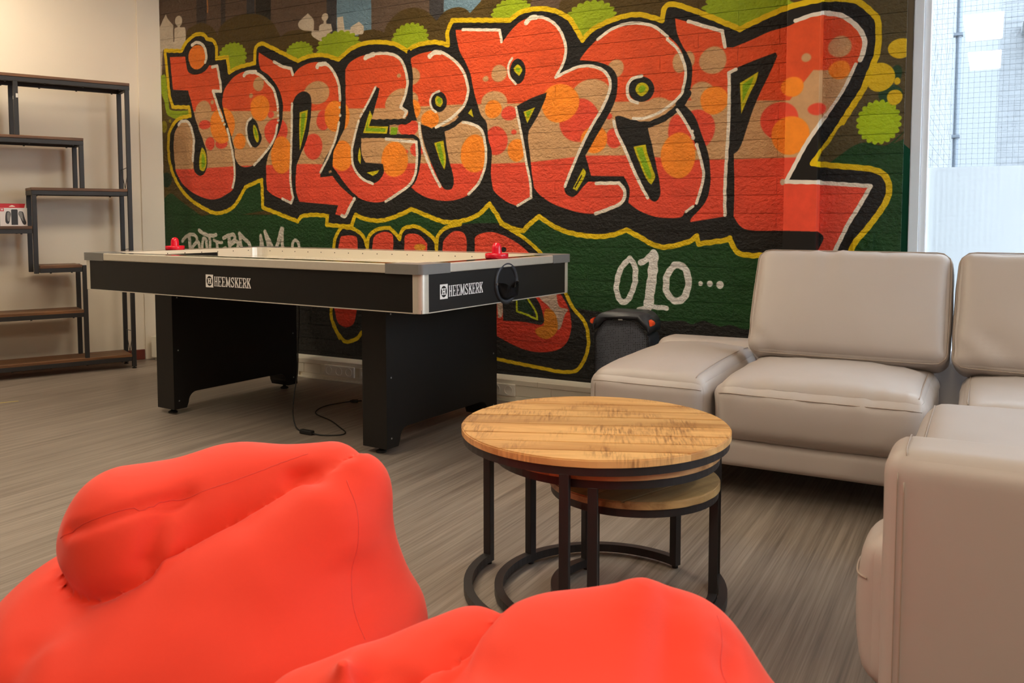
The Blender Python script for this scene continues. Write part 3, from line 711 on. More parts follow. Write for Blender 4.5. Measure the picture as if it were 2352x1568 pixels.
    for h, pts in items:
        t = h[0]
        if t == 'P': put(img, fill(smooth(pts)), rgb(h[1]), 1)
        elif t == 'E': put(img, fill(ell(pts[0][0], pts[0][1], pts[1][0], pts[1][1])), rgb(h[1]), 1)
        elif t == 'S': put(img, fill(ell(pts[0][0], pts[0][1], pts[1][0], pts[1][1], scal=0.13, lob=20)), rgb(h[1]), 1)
        elif t == 'L': stroke(img, smooth_open(pts), float(h[2]), rgb(h[1]))
        elif t == 'K':
            s = smooth(pts)
            put(img, fill(s), rgb('black'))
            stroke(img, s+s[:1], 27.0, rgb('yel'))
        elif t == 'M': put(img, fill(smooth(pts)), None if False else pat_view(pat, fill, smooth(pts)), 1)
    return img
def pat_view(pat, fill, poly):
    f = fill(poly)
    return pat[f[3]:f[4], f[1]:f[2]]
PAINT = dict(olive=(80,62,20), olivedk=(84,72,40), olivedk2=(92,74,24), greybrown=(96,76,60), brown2=(98,80,66), dark1=(62,52,48), dark2=(60,58,60),
  dark3=(44,38,32), orangeline=(170,110,60), blue=(108,138,156), cityw=(205,190,168), lime=(148,170,20), limeb=(172,200,10), limey=(150,140,20),
  dkgreen=(18,50,24), green=(22,66,22), greenbr=(30,66,38), yelc=(224,186,16), yel=(226,190,6), yel2=(200,186,10), lgreen=(128,170,14), lgreen2=(180,190,10),
  black=(26,23,20), red=(232,78,52), red2=(205,52,28), redtop=(226,82,38), beige=(204,158,110), beige3=(190,165,145), orange=(250,142,36), orange2=(240,124,32), orange3=(215,130,24),
  yelor=(225,150,40), white=(236,226,208), paper=(226,222,216), paper2=(208,200,186))

MX0, MW, MH, MPPM = -5.2, 4.95, 2.75, 560
def mural_image():
    a = np.clip(paint_mural(MURAL, MX0, MW, MH, MPPM), 0, 255)/255.0
    h, w = a.shape[:2]
    im = bpy.data.images.new('mural_paint', w, h, alpha=False)
    px = np.ones((h, w, 4), np.float32); px[..., :3] = a[::-1]
    im.pixels.foreach_set(px.ravel()); im.update(); im.pack()
    return im
MURAL_IMG = mural_image()

def mural_mat(name, rock, by_uv=False):
    m = bpy.data.materials.new(name); m.use_nodes = True
    nt = m.node_tree; b = nt.nodes['Principled BSDF']
    g = node(nt, 'ShaderNodeNewGeometry')
    it = node(nt, 'ShaderNodeTexImage'); it.image = MURAL_IMG; it.extension = 'EXTEND'; it.interpolation = 'Linear'
    if by_uv:
        uv = node(nt, 'ShaderNodeUVMap'); nt.links.new(uv.outputs[0], it.inputs['Vector'])
    else:
        sp = node(nt, 'ShaderNodeSeparateXYZ'); nt.links.new(g.outputs['Position'], sp.inputs[0])
        u = node(nt, 'ShaderNodeMapRange'); u.clamp = False
        u.inputs[1].default_value = MX0; u.inputs[2].default_value = MX0+MW
        v = node(nt, 'ShaderNodeMapRange'); v.clamp = False
        v.inputs[1].default_value = 0; v.inputs[2].default_value = MH
        nt.links.new(sp.outputs[0], u.inputs[0]); nt.links.new(sp.outputs[2], v.inputs[0])
        cb = node(nt, 'ShaderNodeCombineXYZ'); nt.links.new(u.outputs[0], cb.inputs[0]); nt.links.new(v.outputs[0], cb.inputs[1])
        nt.links.new(cb.outputs[0], it.inputs['Vector'])
    n = node(nt, 'ShaderNodeTexNoise'); n.inputs['Scale'].default_value = 9; n.inputs['Detail'].default_value = 5; n.inputs['Roughness'].default_value = 0.7
    nt.links.new(g.outputs['Position'], n.inputs['Vector'])
    mr = node(nt, 'ShaderNodeMapRange'); mr.inputs[1].default_value = 0.3; mr.inputs[2].default_value = 0.7; mr.inputs[3].default_value = 0.86; mr.inputs[4].default_value = 1.10
    nt.links.new(n.outputs['Fac'], mr.inputs[0])
    hs = node(nt, 'ShaderNodeHueSaturation'); nt.links.new(it.outputs[0], hs.inputs['Color']); nt.links.new(mr.outputs[0], hs.inputs['Value'])
    nt.links.new(hs.outputs[0], b.inputs['Base Color'])
    b.inputs['Roughness'].default_value = 0.45; b.inputs['Specular IOR Level'].default_value = 0.28
    if rock:
        mp = node(nt, 'ShaderNodeMapping'); mp.inputs['Scale'].default_value = (1, 1, 1.25)
        nt.links.new(g.outputs['Position'], mp.inputs['Vector'])
        n2 = node(nt, 'ShaderNodeTexNoise'); n2.inputs['Scale'].default_value = 46; n2.inputs['Detail'].default_value = 6; n2.inputs['Roughness'].default_value = 0.62
        nt.links.new(mp.outputs[0], n2.inputs['Vector'])
        bp = node(nt, 'ShaderNodeBump'); bp.inputs['Strength'].default_value = 1.0; bp.inputs['Distance'].default_value = 0.022
        nt.links.new(n2.outputs['Fac'], bp.inputs['Height']); nt.links.new(bp.outputs[0], b.inputs['Normal'])
    return m
M['mural_brick'] = mural_mat('painted_rock_face', True)
M['mural_flat'] = mural_mat('painted_board', False, True)
# ------------------------------------------------------------------ the room
CEIL = 2.85
XR, YB = 3.4, -6.5                 # right wall, wall behind the camera
CX, WY = -5.18, 4.2                # corner with the left wall, mural wall plane
LD = Vector((-0.41, -0.912, 0))    # direction of the left wall, away from the corner
LN = Vector((0.912, -0.41, 0))     # its normal, into the room
LANG = math.atan2(LD.y, LD.x)
LE = Vector((CX, WY, 0)) + LD*11.8

bm = new()
fl = [(LE.x-0.3, LE.y), (XR+0.2, LE.y), (XR+0.2, 4.7), (-0.3, 4.7), (CX-0.2, 4.6)]
prism(bm, [p for p in fl], -0.08, 0.0)
struct(obj('floor', bm, M['floor']))
bm = new(); prism(bm, fl, CEIL, CEIL+0.1)
struct(obj('ceiling', bm, M['ceiling']))

bm = new()
prism(bm, [(0, 0), (12, 0), (12, -0.15), (-0.3, -0.15), (-0.3, 0)], 0, CEIL)
o = struct(obj('wall_left', bm, M['plaster'])); o.location = (CX, WY, 0); o.rotation_euler = (0, 0, LANG)
bm = new(); box(bm, (0.002, 0, 0), (0.155, 0.014, CEIL-0.01), 0.003)
o = struct(obj('trim_1', bm, M['plaster'])); o.location = (CX, WY, 0); o.rotation_euler = (0, 0, LANG)
o['label'] = 'narrow cream cover board up the corner beside the mural'
bm = new(); box(bm, (0.16, 0.001, 0), (11.8, 0.014, 0.072), 0.003)
o = struct(obj('baseboard_left', bm, M['skirting'])); o.location = (CX, WY, 0); o.rotation_euler = (0, 0, LANG)
bm = new(); box(bm, (LE.x-0.4, YB-0.15, 0), (XR+0.2, YB, CEIL))
struct(obj('wall_front', bm, M['plaster_far']))
bm = new()                          # unseen right wall; its window opening is added to let daylight in
W2 = (2.0, 4.0, 0.9, 2.6)
box(bm, (XR, YB, 0), (XR+0.2, 4.7, W2[2])); box(bm, (XR, YB, W2[3]), (XR+0.2, 4.7, CEIL))
box(bm, (XR, YB, W2[2]), (XR+0.2, W2[0], W2[3])); box(bm, (XR, W2[1], W2[2]), (XR+0.2, 4.7, W2[3]))
struct(obj('wall_right', bm, M['plaster_far']))

# mural wall: backing with recessed joints, then rock-faced bricks laid in courses
bm = new(); box(bm, (CX-0.3, WY+0.004, 0), (-0.351, 4.6, CEIL))
wall = struct(obj('wall_back', bm, M['mural_brick']))
BH, BL, Z0 = 0.088, 0.39, 0.057
def brick_mesh(i, L=BL, H=BH, m=None, depth=0.012, rough=0.0016):
    rnd = random.Random(100+i)
    bm = new(); nx, nz = 5, 2
    hx, hz = L/2-0.0006, H/2-0.0010
    g = {}
    for a in range(nx+1):
        for b in range(nz+1):
            e = b in (0, nz)
            y = -depth*0.8-rnd.uniform(0, 0.001) if e else -depth-rnd.uniform(-rough, rough)
            g[a, b] = bm.verts.new((-hx+2*hx*a/nx, y, -hz+2*hz*b/nz))
    for a in range(nx):
        for b in range(nz):
            bm.faces.new((g[a, b], g[a+1, b], g[a+1, b+1], g[a, b+1]))
    rim = [(a, 0) for a in range(nx)]+[(nx, b) for b in range(nz)]+[(a, nz) for a in range(nx, 0, -1)]+[(0, b) for b in range(nz, 0, -1)]
    back = {k: bm.verts.new((g[k].co.x, 0.006, g[k].co.z)) for k in rim}
    for k, k2 in zip(rim, rim[1:]+rim[:1]):
        bm.faces.new((g[k], back[k], back[k2], g[k2]))
    bmesh.ops.recalc_face_normals(bm, faces=bm.faces)
    me = bpy.data.meshes.new('brick'); bm.to_mesh(me); bm.free(); me.materials.append(m or M['mural_brick'])
    return me
brick_kinds = [brick_mesh(i) for i in range(12)]
extra = []
rows = int((CEIL-Z0)/BH)+1
for r in range(-1, rows):
    zc = Z0+BH*(r+0.5)
    if zc > CEIL-0.03: continue
    x = CX - (BL/2 if r % 2 else 0)
    while x < -0.346:
        xa, xb = max(x, CX), min(x+BL, -0.345)
        x += BL
        if xb-xa < 0.03: continue
        xm = (xa+xb)/2
        seen = zc < 2.60-(xm-CX)*0.122 and (zc > 0.47 or (-4.0 < xm < -1.2 and zc > 0.12)) and not (xm > -1.6 and zc < 0.42)
        me = brick_kinds[random.randrange(12)]
        if seen:
            b = link(bpy.data.objects.new('brick', me), wall)
            b.location = (xm, WY+0.004, zc); b.scale = ((xb-xa)/BL, 1, 1)
        else:
            extra.append((me, xm, zc, (xb-xa)/BL))
bm = new()
for me, xm, zc, s in extra:
    n0 = len(bm.verts); bm.from_mesh(me); bm.verts.ensure_lookup_table()
    for v in bm.verts[n0:]: v.co = (v.co.x*s+xm, v.co.y+WY+0.004, v.co.z+zc)
o = obj('brick_course', bm, M['mural_brick'], wall); o['kind'] = 'stuff'

M['reveal_brown'] = mat('reveal_brown', (58, 45, 31), 1.0, spec=0.0, noise_col=(6, 0.1), bump=(80, 0.3, 0.002))
M['reveal_green'] = mat('reveal_green', (11, 34, 20), 1.0, spec=0.0, noise_col=(6, 0.1), bump=(80, 0.3, 0.002))
bm = new(); box(bm, (-0.3515, WY+0.002, 1.33), (-0.345, 4.549, CEIL)); o = struct(obj('trim_4', bm, M['reveal_brown'])); o['label'] = 'brown painted upper edge of the wall beside the window'
bm = new(); box(bm, (-0.3515, WY+0.002, 0), (-0.345, 4.549, 1.33)); o = struct(obj('trim_5', bm, M['reveal_green'])); o['label'] = 'dark green painted lower edge of the wall beside the window'
# painted flat board boxing in a pipe: its paint is the same mural, carried round the corner
def mural_uv(me):
    uvl = me.uv_layers.new(name='UVMap')
    for lp in me.loops:
        v = me.vertices[lp.vertex_index].co
        k = 4.192/v.y
        uvl.data[lp.index].uv = ((v.x*k-MX0)/MW, (1+(v.z-1)*k)/MH)
bm = new(); box(bm, (-0.842, 4.115, 0.0), (-0.694, 4.205, CEIL), 0.003)
bmesh.ops.subdivide_edges(bm, edges=[e for e in bm.edges if abs(e.verts[0].co.y-e.verts[1].co.y) > 0.05], cuts=6)
o = struct(obj('trim_2', bm, M['mural_flat'])); mural_uv(o.data)
o['label'] = 'smooth painted board running up the brick mural'

# painted power outlet low on the mural, right of the lettering
def outlet(name, parent, x, z, y, w, h, n, m, mh):
    bm = new(); box(bm, (x, y-0.012, z), (x+w, y+0.004, z+h), 0.003)
    p = obj(name, bm, m, parent)
    for i in range(n):
        c = x+w*(i+0.5)/n; r = min(0.026, w/n*0.42)
        bm = new()
        y0 = y-0.0125
        prof = [(r, 0.0), (r, 0.003), (r*0.86, 0.003), (r*0.8, -0.006), (0, -0.006)]
        lathe(bm, prof, n=24)
        s = obj('socket', bm, m, p)
        s.rotation_euler = (PI/2, 0, 0); s.location = (c, y0, z+h/2)
        bm = new()
        for dx in (-0.0095, 0.0095): cyl(bm, (c+dx, y0+0.004, z+h/2), (c+dx, y0+0.0045, z+h/2), 0.003, n=10)
        # the two pin holes belong to the socket face
        me = bpy.data.meshes.new('pins'); bm.to_mesh(me); bm.free()
        bm = new(); bm.from_mesh(s.data)
        for dx in (-0.0095, 0.0095): cyl(bm, (dx, 0, -0.0062), (dx, 0, -0.0052), 0.0028, n=10)
        for f in bm.faces:
            if max(v.co.z for v in f.verts) < -0.0048 and max(abs(v.co.x) for v in f.verts) < 0.0125 and min(abs(v.co.x) for v in f.verts) > 0.0065: f.material_index = 1
        bm.to_mesh(s.data); bm.free(); s.data.materials.append(M['dark_hole'])
    return p
outlet('power_outlet', wall, -0.543, 0.845, WY-0.008, 0.084, 0.082, 1, M['mural_brick'], M['dark_hole'])

# cable trunking along the foot of the mural
TY = 4.067
bm = new(); box(bm, (CX+0.03, TY+0.012, 0.006), (-0.345, WY+0.0, 0.122), 0.002)
tr = struct(obj('baseboard_back', bm, M['trunk']))
tr['label'] = 'cream cable trunking with power outlets under the mural'
bm = new(); box(bm, (CX+0.03, TY-0.004, 0.0), (-0.345, WY, 0.012), 0.002); obj('foot_rail', bm, M['trunk'], tr)
xs = [CX+0.03, -4.55, -3.76, -3.62, -3.335, -3.16, -2.43, -2.235, -2.02, -1.2, -0.345]
for a, b in zip(xs, xs[1:]):
    bm = new(); box(bm, (a+0.001, TY+0.004, 0.034), (b-0.001, TY+0.02, 0.092), 0.002); obj('trunking_lid', bm, M['trunk'], tr)
for a, b in zip([CX+0.03, -3.80, -2.1], [-3.80, -2.1, -0.345]):
    bm = new(); box(bm, (a+0.001, TY+0.001, 0.0935), (b-0.001, TY+0.02, 0.121), 0.002); obj('trunking_edge', bm, M['trunk'], tr)
    bm = new(); box(bm, (a+0.031, TY+0.001, 0.0125), (b-0.001, TY+0.02, 0.0325), 0.002); obj('trunking_edge', bm, M['trunk'], tr)
outlet('outlet_plate', tr, -3.585, 0.031, TY+0.004, 0.235, 0.066, 3, M['socket'], M['dark_hole'])
outlet('outlet_plate', tr, -3.305, 0.031, TY+0.004, 0.235, 0.066, 3, M['socket'], M['dark_hole'])
outlet('outlet_plate', tr, -2.47, 0.031, TY+0.004, 0.235, 0.066, 3, M['socket'], M['dark_hole'])
bm = new(); box(bm, (CX+0.015, TY-0.02, 0.02), (CX+0.10, TY+0.1, 0.17), 0.004)
obj('end_cap', bm, M['trunk'], tr)

# ------------------------------------------------------------------ windows
def glass_mat(name, tint, refl):
    m = bpy.data.materials.new(name); m.use_nodes = True
    nt = m.node_tree; nt.nodes.remove(nt.nodes['Principled BSDF'])
    t = node(nt, 'ShaderNodeBsdfTransparent'); t.inputs[0].default_value = (*tint, 1)
    g = node(nt, 'ShaderNodeBsdfGlossy'); g.inputs['Roughness'].default_value = 0.01
    nz = node(nt, 'ShaderNodeTexNoise'); nz.inputs['Scale'].default_value = 1.5
    bp = node(nt, 'ShaderNodeBump'); bp.inputs['Strength'].default_value = 0.02; bp.inputs['Distance'].default_value = 0.002
    nt.links.new(nz.outputs['Fac'], bp.inputs['Height']); nt.links.new(bp.outputs[0], g.inputs['Normal'])
    mx = node(nt, 'ShaderNodeMixShader'); mx.inputs[0].default_value = refl
    nt.links.new(t.outputs[0], mx.inputs[1]); nt.links.new(g.outputs[0], mx.inputs[2])
    nt.links.new(mx.outputs[0], nt.nodes['Material Output'].inputs['Surface'])
    return m
M['glass'] = glass_mat('window_glass', (0.96, 0.98, 1.0), 0.08)
def film_mat():
    m = bpy.data.materials.new('frosted_film'); m.use_nodes = True
    nt = m.node_tree; nt.nodes.remove(nt.nodes['Principled BSDF'])
    a = node(nt, 'ShaderNodeBsdfTranslucent'); a.inputs[0].default_value = (0.64, 0.64, 0.635, 1)
    b = node(nt, 'ShaderNodeBsdfDiffuse'); b.inputs[0].default_value = (0.6, 0.64, 0.67, 1)
    n = node(nt, 'ShaderNodeTexNoise'); n.inputs['Scale'].default_value = 300
    r = node(nt, 'ShaderNodeMapRange'); r.inputs[3].default_value = 0.18; r.inputs[4].default_value = 0.28
    nt.links.new(n.outputs['Fac'], r.inputs[0])
    mx = node(nt, 'ShaderNodeMixShader'); nt.links.new(r.outputs[0], mx.inputs[0])
    nt.links.new(a.outputs[0], mx.inputs[1]); nt.links.new(b.outputs[0], mx.inputs[2])
    nt.links.new(mx.outputs[0], nt.nodes['Material Output'].inputs['Surface'])
    return m
M['film'] = film_mat()
M['wire'] = mat('mesh_wire', (150, 160, 172), 0.5, metal=0.0, noise_col=(50, 0.03))
WX0, WX1, WZ0, WZ1, WF = -0.345, 3.3, 0.42, 2.6, 4.55
bm = new(); box(bm, (WX0, WF-0.0, 0), (XR, 4.62, WZ0)); box(bm, (WX0, WF, WZ1), (XR, 4.62, CEIL))
o = struct(obj('trim_3', bm, M['plaster'])); o['label'] = 'plaster above and below the window'
win = bpy.data.objects.new('window_1', None); link(win); struct(win)
win['label'] = 'wide wired-glass window right of the mural'
mull = [WX0, 1.15, 2.3, XR]
for k, x in enumerate(mull):
    bm = new()
    if k == 0:
        box(bm, (x, WF, WZ0), (x+0.045, WF+0.06, WZ1), 0.003)
    else:
        box(bm, (x-0.04, WF, WZ0), (x+0.04, WF+0.06, WZ1), 0.003)
    obj('window_stile', bm, M['white_frame'], win)
bm = new(); box(bm, (WX0+0.0455, WF+0.012, WZ0+0.06), (WX0+0.0765, WF+0.05, WZ1-0.06), 0.004); obj('glazing_bead', bm, M['white_frame'], win)
bm = new(); box(bm, (WX0+0.0455, WF, WZ1-0.06), (XR, WF+0.06, WZ1), 0.003); obj('window_rail', bm, M['white_frame'], win)
bm = new(); box(bm, (WX0+0.0455, WF, WZ0), (XR, WF+0.06, WZ0+0.06), 0.003); obj('window_rail', bm, M['white_frame'], win)
bm = new(); box(bm, (WX0, WY+0.02, WZ0-0.03), (XR, WF, WZ0), 0.003); obj('window_sill', bm, M['white_frame'], win)
GY = WF+0.034
for a, b in zip(mull, mull[1:]):
    xa, xb = a+(0.072 if a == WX0 else 0.04), b-0.04
    def pane(name, z0, z1, y, m):
        bm = new(); bm.faces.new([bm.verts.new(v) for v in ((xa, y, z0), (xb, y, z0), (xb, y, z1), (xa, y, z1))])
        return obj(name, bm, m, win)
    pane('glass_pane', WZ0+0.05, WZ1-0.05, GY, M['glass'])
    pane('frosted_film', WZ0+0.05, 1.242, GY-0.002, M['film'])
    bm = new(); s = 0.0004; x = xa
    while x < xb:
        box(bm, (x-s, GY+0.003, WZ0+0.05), (x+s, GY+0.004, WZ1-0.05)); x += 0.0235
    z = WZ0+0.06
    while z < WZ1-0.05:
        box(bm, (xa, GY+0.004, z-s), (xb, GY+0.005, z+s)); z += 0.0235
    o = obj('wire_mesh', bm, M['wire'], win); o['kind'] = 'stuff'
win2 = bpy.data.objects.new('added_window', None); link(win2); struct(win2); win2['label'] = 'unseen window added in the right wall for daylight'  # out of view, added to bring sky light in from the right
for y in np.linspace(W2[0], W2[1], 3):
    bm = new(); box(bm, (XR+0.08, y-0.03, W2[2]), (XR+0.14, y+0.03, W2[3]), 0.003); obj('window_stile', bm, M['white_frame'], win2)
for z in (W2[2], W2[3]-0.05):
    bm = new(); box(bm, (XR+0.085, W2[0], z), (XR+0.135, W2[1], z+0.05), 0.003); obj('window_rail', bm, M['white_frame'], win2)
bm = new(); bm.faces.new([bm.verts.new(v) for v in ((XR+0.11, W2[0], W2[2]), (XR+0.11, W2[1], W2[2]), (XR+0.11, W2[1], W2[3]), (XR+0.11, W2[0], W2[3]))])
obj('glass_pane', bm, M['glass'], win2)

# ------------------------------------------------------------------ outside the window
M['ext_brick'] = mat('pale_ext_brick', (126, 128, 130), 0.8, noise_col=(6, 0.08), bump=(60, 0.4, 0.004))
M['ext_mortar'] = mat('ext_mortar', (48, 52, 58), 0.9, noise_col=(10, 0.05))
M['ext_render'] = mat('ext_render', (138, 141, 143), 0.9, noise_col=(2, 0.02))
M['pipe'] = mat('grey_pipe', (96, 104, 112), 0.5, noise_col=(8, 0.05))
M['ground'] = mat('pale_paving', (150, 150, 148), 0.9, noise_col=(3, 0.05))
bm = new(); box(bm, (-14, 4.7, -0.4), (22, 26, -0.2)); o = struct(obj('pavement', bm, M['ground']))
EX = -0.36
bld = thing('building', 'white brick building close outside the window with a drainpipe at its corner', 'building', (EX-2, 7.4, -0.2))
bm = new(); box(bm, (-5, -2.6, 0), (1.985, 2.3, 6.2)); obj('facade_wall', bm, M['ext_mortar'], bld)
ext_kinds = [brick_mesh(50+i, 0.30, BH, M['ext_brick'], 0.012, 0.003) for i in range(4)]
rest = new()
for r in range(0, 66):
    for k in range(16):
        y = -2.45+0.30*k+(0.15 if r % 2 else 0)
        if y > 2.16: continue
        z = BH*(r+0.5)+0.02
        me = ext_kinds[random.randrange(4)]
        if 16 <= r <= 27 :
            b = link(bpy.data.objects.new('brick', me), bld); b.location = (1.985, y, z); b.rotation_euler = (0, 0, PI/2)
        else:
            n0 = len(rest.verts); rest.from_mesh(me); rest.verts.ensure_lookup_table()
            for v in rest.verts[n0:]: v.co = (1.985-v.co.y, y+v.co.x, z+v.co.z)
o = obj('brick_course', rest, M['ext_brick'], bld); o['kind'] = 'stuff'
bm = new(); cyl(bm, (2.03, 2.32, 0), (2.03, 2.32, 6.1), 0.028, n=14); obj('drainpipe', bm, M['pipe'], bld)
for z in (1.05, 2.0, 3.0):
    bm = new(); box(bm, (1.9, 2.27, z), (2.07, 2.37, z+0.03), 0.004); obj('pipe_bracket', bm, M['pipe'], bld)
b2 = thing('building', 'pale building across the yard with a slim balcony railing', 'building', (3.0, 13.4, -0.2))
bm = new(); box(bm, (-6, 0, 0), (8, 4, 9)); obj('facade_wall', bm, M['ext_render'], b2)
rest = new()
for r in range(0, 70):
    x = -2.95
    for k in range(17):
        L = 0.2 if (k == 0 and r % 2) else 0.4
        me = ext_kinds[random.randrange(4)]
        n0 = len(rest.verts); rest.from_mesh(me); rest.verts.ensure_lookup_table()
        for v in rest.verts[n0:]: v.co = (x+L/2+v.co.x*L/0.30, v.co.y*0.6, BH*(r+0.5)+v.co.z)
        x += L
o = obj('brick_course', rest, M['ext_brick'], b2); o['kind'] = 'stuff'
bm = new(); box(bm, (-2.72, -0.9, 3.62), (1.6, 0, 3.74), 0.01); obj('balcony_slab', bm, M['ext_render'], b2)
bm = new(); box(bm, (-2.7, -0.88, 4.62), (1.6, -0.83, 4.67), 0.008); obj('hand_rail', bm, M['white_frame'], b2)
for k in range(18):
    x = -2.66+0.24*k
    bm = new(); box(bm, (x-0.02, -0.87, 3.74), (x+0.02, -0.84, 4.62)); obj('baluster', bm, M['white_frame'], b2)

# ------------------------------------------------------------------ ceiling lights
M['lamp_face'] = emit('warm_diffuser', (1.0, 0.845, 0.63), LAMP)
M['lamp_frame'] = mat('lamp_frame', (226, 226, 222), 0.4, noise_col=(5, 0.01))
for (x, y, w) in [(-0.11, -0.24, 'above the open floor behind the coffee tables'), (-0.11, -2.2, 'far behind the beanbags'), (-2.7, 1.2, 'above the middle of the room'),
               (-2.4, 3.1, 'closest to the mural'), (2.2, 1.6, 'above the right side of the room'), (-5.2, 2.2, 'close to the left wall')]:
    t = thing('ceiling_light', 'slim white panel light ' + w, 'ceiling light', (x, y, CEIL), 0)
    bm = new()
    box(bm, (-0.175, -0.68, -0.05), (-0.16, 0.68, 0), 0.002); box(bm, (0.16, -0.68, -0.05), (0.175, 0.68, 0), 0.002)
    box(bm, (-0.16, -0.68, -0.05), (0.16, -0.665, 0), 0.002); box(bm, (-0.16, 0.665, -0.05), (0.16, 0.68, 0), 0.002)
    obj('light_frame', bm, M['lamp_frame'], t)
    bm = new(); box(bm, (-0.159, -0.664, -0.04), (0.159, 0.664, -0.03)); obj('diffuser', bm, M['lamp_face'], t)
# ------------------------------------------------------------------ air hockey table
AL, AW, AT, AR, AS, AE = 2.221, 1.184, 0.825, 0.788, 0.638, 0.009
ah = thing('air_hockey_table', 'black air hockey table with silver rails and two panel legs', 'game table', (-4.090, 2.804, 0), math.radians(-3.3618))
LG = 0.11                           # ledge width
for nm, a, b in (('side_panel', (0.05, AE, AS), (AL-0.05, AE+0.02, AR)), ('side_panel', (0.05, AW-AE-0.02, AS), (AL-0.05, AW-AE, AR)),
                 ('end_panel', (AE, 0.05, AS), (AE+0.02, AW-0.05, AR)), ('end_panel', (AL-AE-0.02, 0.05, AS), (AL-AE, AW-0.05, AR))):
    bm = new(); box(bm, a, b); obj(nm, bm, M['black_board'], ah)
bm = new(); box(bm, (AE+0.004, AE+0.004, AS-0.004), (AL-AE-0.004, AW-AE-0.004, AS+0.012)); obj('base_board', bm, M['black_board'], ah)
bm = new()
for a, b in (((0.04, AE-0.0015, AS-0.003), (AL-0.04, AE+0.004, AS+0.001)), ((AL-AE-0.004, 0.04, AS-0.003), (AL-AE+0.0015, AW-0.04, AS+0.001)),
             ((0.04, AW-AE-0.004, AS-0.003), (AL-0.04, AW-AE+0.0015, AS+0.001)), ((AE-0.0015, 0.04, AS-0.003), (AE+0.004, AW-0.04, AS+0.001))):
    box(bm, a, b)
obj('edge_strip', bm, M['alu'], ah)
def arc_corner(cx, cy, sx, sy, w, r, t):
    """L plan around a table corner: outer rounded edge, wall thickness t, arm length w"""
    out = [(cx, cy+sy*w)]
    for i in range(7):
        a = PI/2*i/6
        out.append((cx+sx*(r-r*math.cos(a)), cy+sy*(r-r*math.sin(a))))
    out.append((cx+sx*w, cy)); out.append((cx+sx*w, cy+sy*t)); out.append((cx+sx*t, cy+sy*t)); out.append((cx+sx*t, cy+sy*w))
    return out if sx*sy < 0 else out[::-1]
for cx, sx in ((0, 1), (AL, -1)):
    for cy, sy in ((0, 1), (AW, -1)):
        e = AE-0.002
        bm = new(); prism(bm, arc_corner(cx+sx*e, cy+sy*e, sx, sy, 0.044, 0.022, 0.012), AS-0.002, AR)
        bmesh.ops.recalc_face_normals(bm, faces=bm.faces)
        obj('corner_post', bm, M['alu'], ah)
        bm = new()
        prism(bm, arc_corner(cx-sx*0.0015, cy-sy*0.0015, sx, sy, 0.182, 0.026, 0.024), AR-0.0015, AT+0.001)
        prism(bm, arc_corner(cx+sx*0.02, cy+sy*0.02, sx, sy, 0.160, 0.01, LG-0.021), AT-0.006, AT+0.0005)
        bmesh.ops.recalc_face_normals(bm, faces=bm.faces)
        obj('corner_cap', bm, M['grey_cap'], ah)
for a, b in (((0.18, 0, AR), (AL-0.18, 0.02, AT)), ((0.18, AW-0.02, AR), (AL-0.18, AW, AT)), ((0, 0.18, AR), (0.02, AW-0.18, AT)), ((AL-0.02, 0.18, AR), (AL, AW-0.18, AT))):
    bm = new(); box(bm, a, b, 0.004, 2); obj('top_rail', bm, M['alu'], ah)
for a, b in (((0.18, 0.0205, AT-0.02), (AL-0.18, LG-0.006, AT-0.001)), ((0.18, AW-LG+0.006, AT-0.02), (AL-0.18, AW-0.0205, AT-0.001)),
             ((0.0205, 0.18, AT-0.02), (LG-0.006, AW-0.18, AT-0.001)), ((AL-LG+0.006, 0.18, AT-0.02), (AL-0.0205, AW-0.18, AT-0.001))):
    bm = new(); box(bm, a, b); obj('rail_top', bm, M['gloss_black'], ah)
PZ = 0.776
bm = new(); box(bm, (LG-0.004, LG-0.004, PZ-0.02), (AL-LG+0.004, AW-LG+0.004, PZ)); obj('playing_surface', bm, M['play'], ah)
G0, G1 = AW/2-0.17, AW/2+0.17
for a, b in (((LG, LG-0.006, PZ-0.01), (AL-LG, LG, AT-0.0005)), ((LG, AW-LG, PZ-0.01), (AL-LG, AW-LG+0.006, AT-0.0005)),
             ((LG-0.006, LG, PZ-0.01), (LG, G0, AT-0.0005)), ((LG-0.006, G1, PZ-0.01), (LG, AW-LG, AT-0.0005)), ((LG-0.006, G0, PZ+0.028), (LG, G1, AT-0.0005)),
             ((AL-LG, LG, PZ-0.01), (AL-LG+0.006, G0, AT-0.0005)), ((AL-LG, G1, PZ-0.01), (AL-LG+0.006, AW-LG, AT-0.0005)), ((AL-LG, G0, PZ+0.028), (AL-LG+0.006, G1, AT-0.0005))):
    bm = new(); box(bm, a, b); o = obj('inner_rail', bm, M['inner_wall'], ah)
for x in (LG-0.03, AL-LG+0.0065):
    bm = new(); box(bm, (x, G0, PZ-0.004), (x+0.0235, G1, PZ+0.028)); obj('goal_slot', bm, M['dark_hole'], ah)
for cx, sx in ((LG, 1), (AL-LG, -1)):      # quarter-round corners of the rink
    for cy, sy in ((LG, 1), (AW-LG, -1)):
        r = 0.075; pl = [(cx, cy)]
        for i in range(9):
            a = PI/2*i/8
            pl.append((cx+sx*(r-r*math.sin(a)), cy+sy*(r-r*math.cos(a))))
        bm = new(); prism(bm, pl, PZ+0.0005, AT); bmesh.ops.recalc_face_normals(bm, faces=bm.faces)
        obj('corner_guard', bm, M['alu'], ah)
bm = new()
for k in range(18):
    x = 0.2+k*(AL-0.4)/17
    for y in (AW-LG-0.0005, LG+0.0005): cyl(bm, (x, y-0.0005, PZ+0.028), (x, y+0.0005, PZ+0.028), 0.003, n=8)
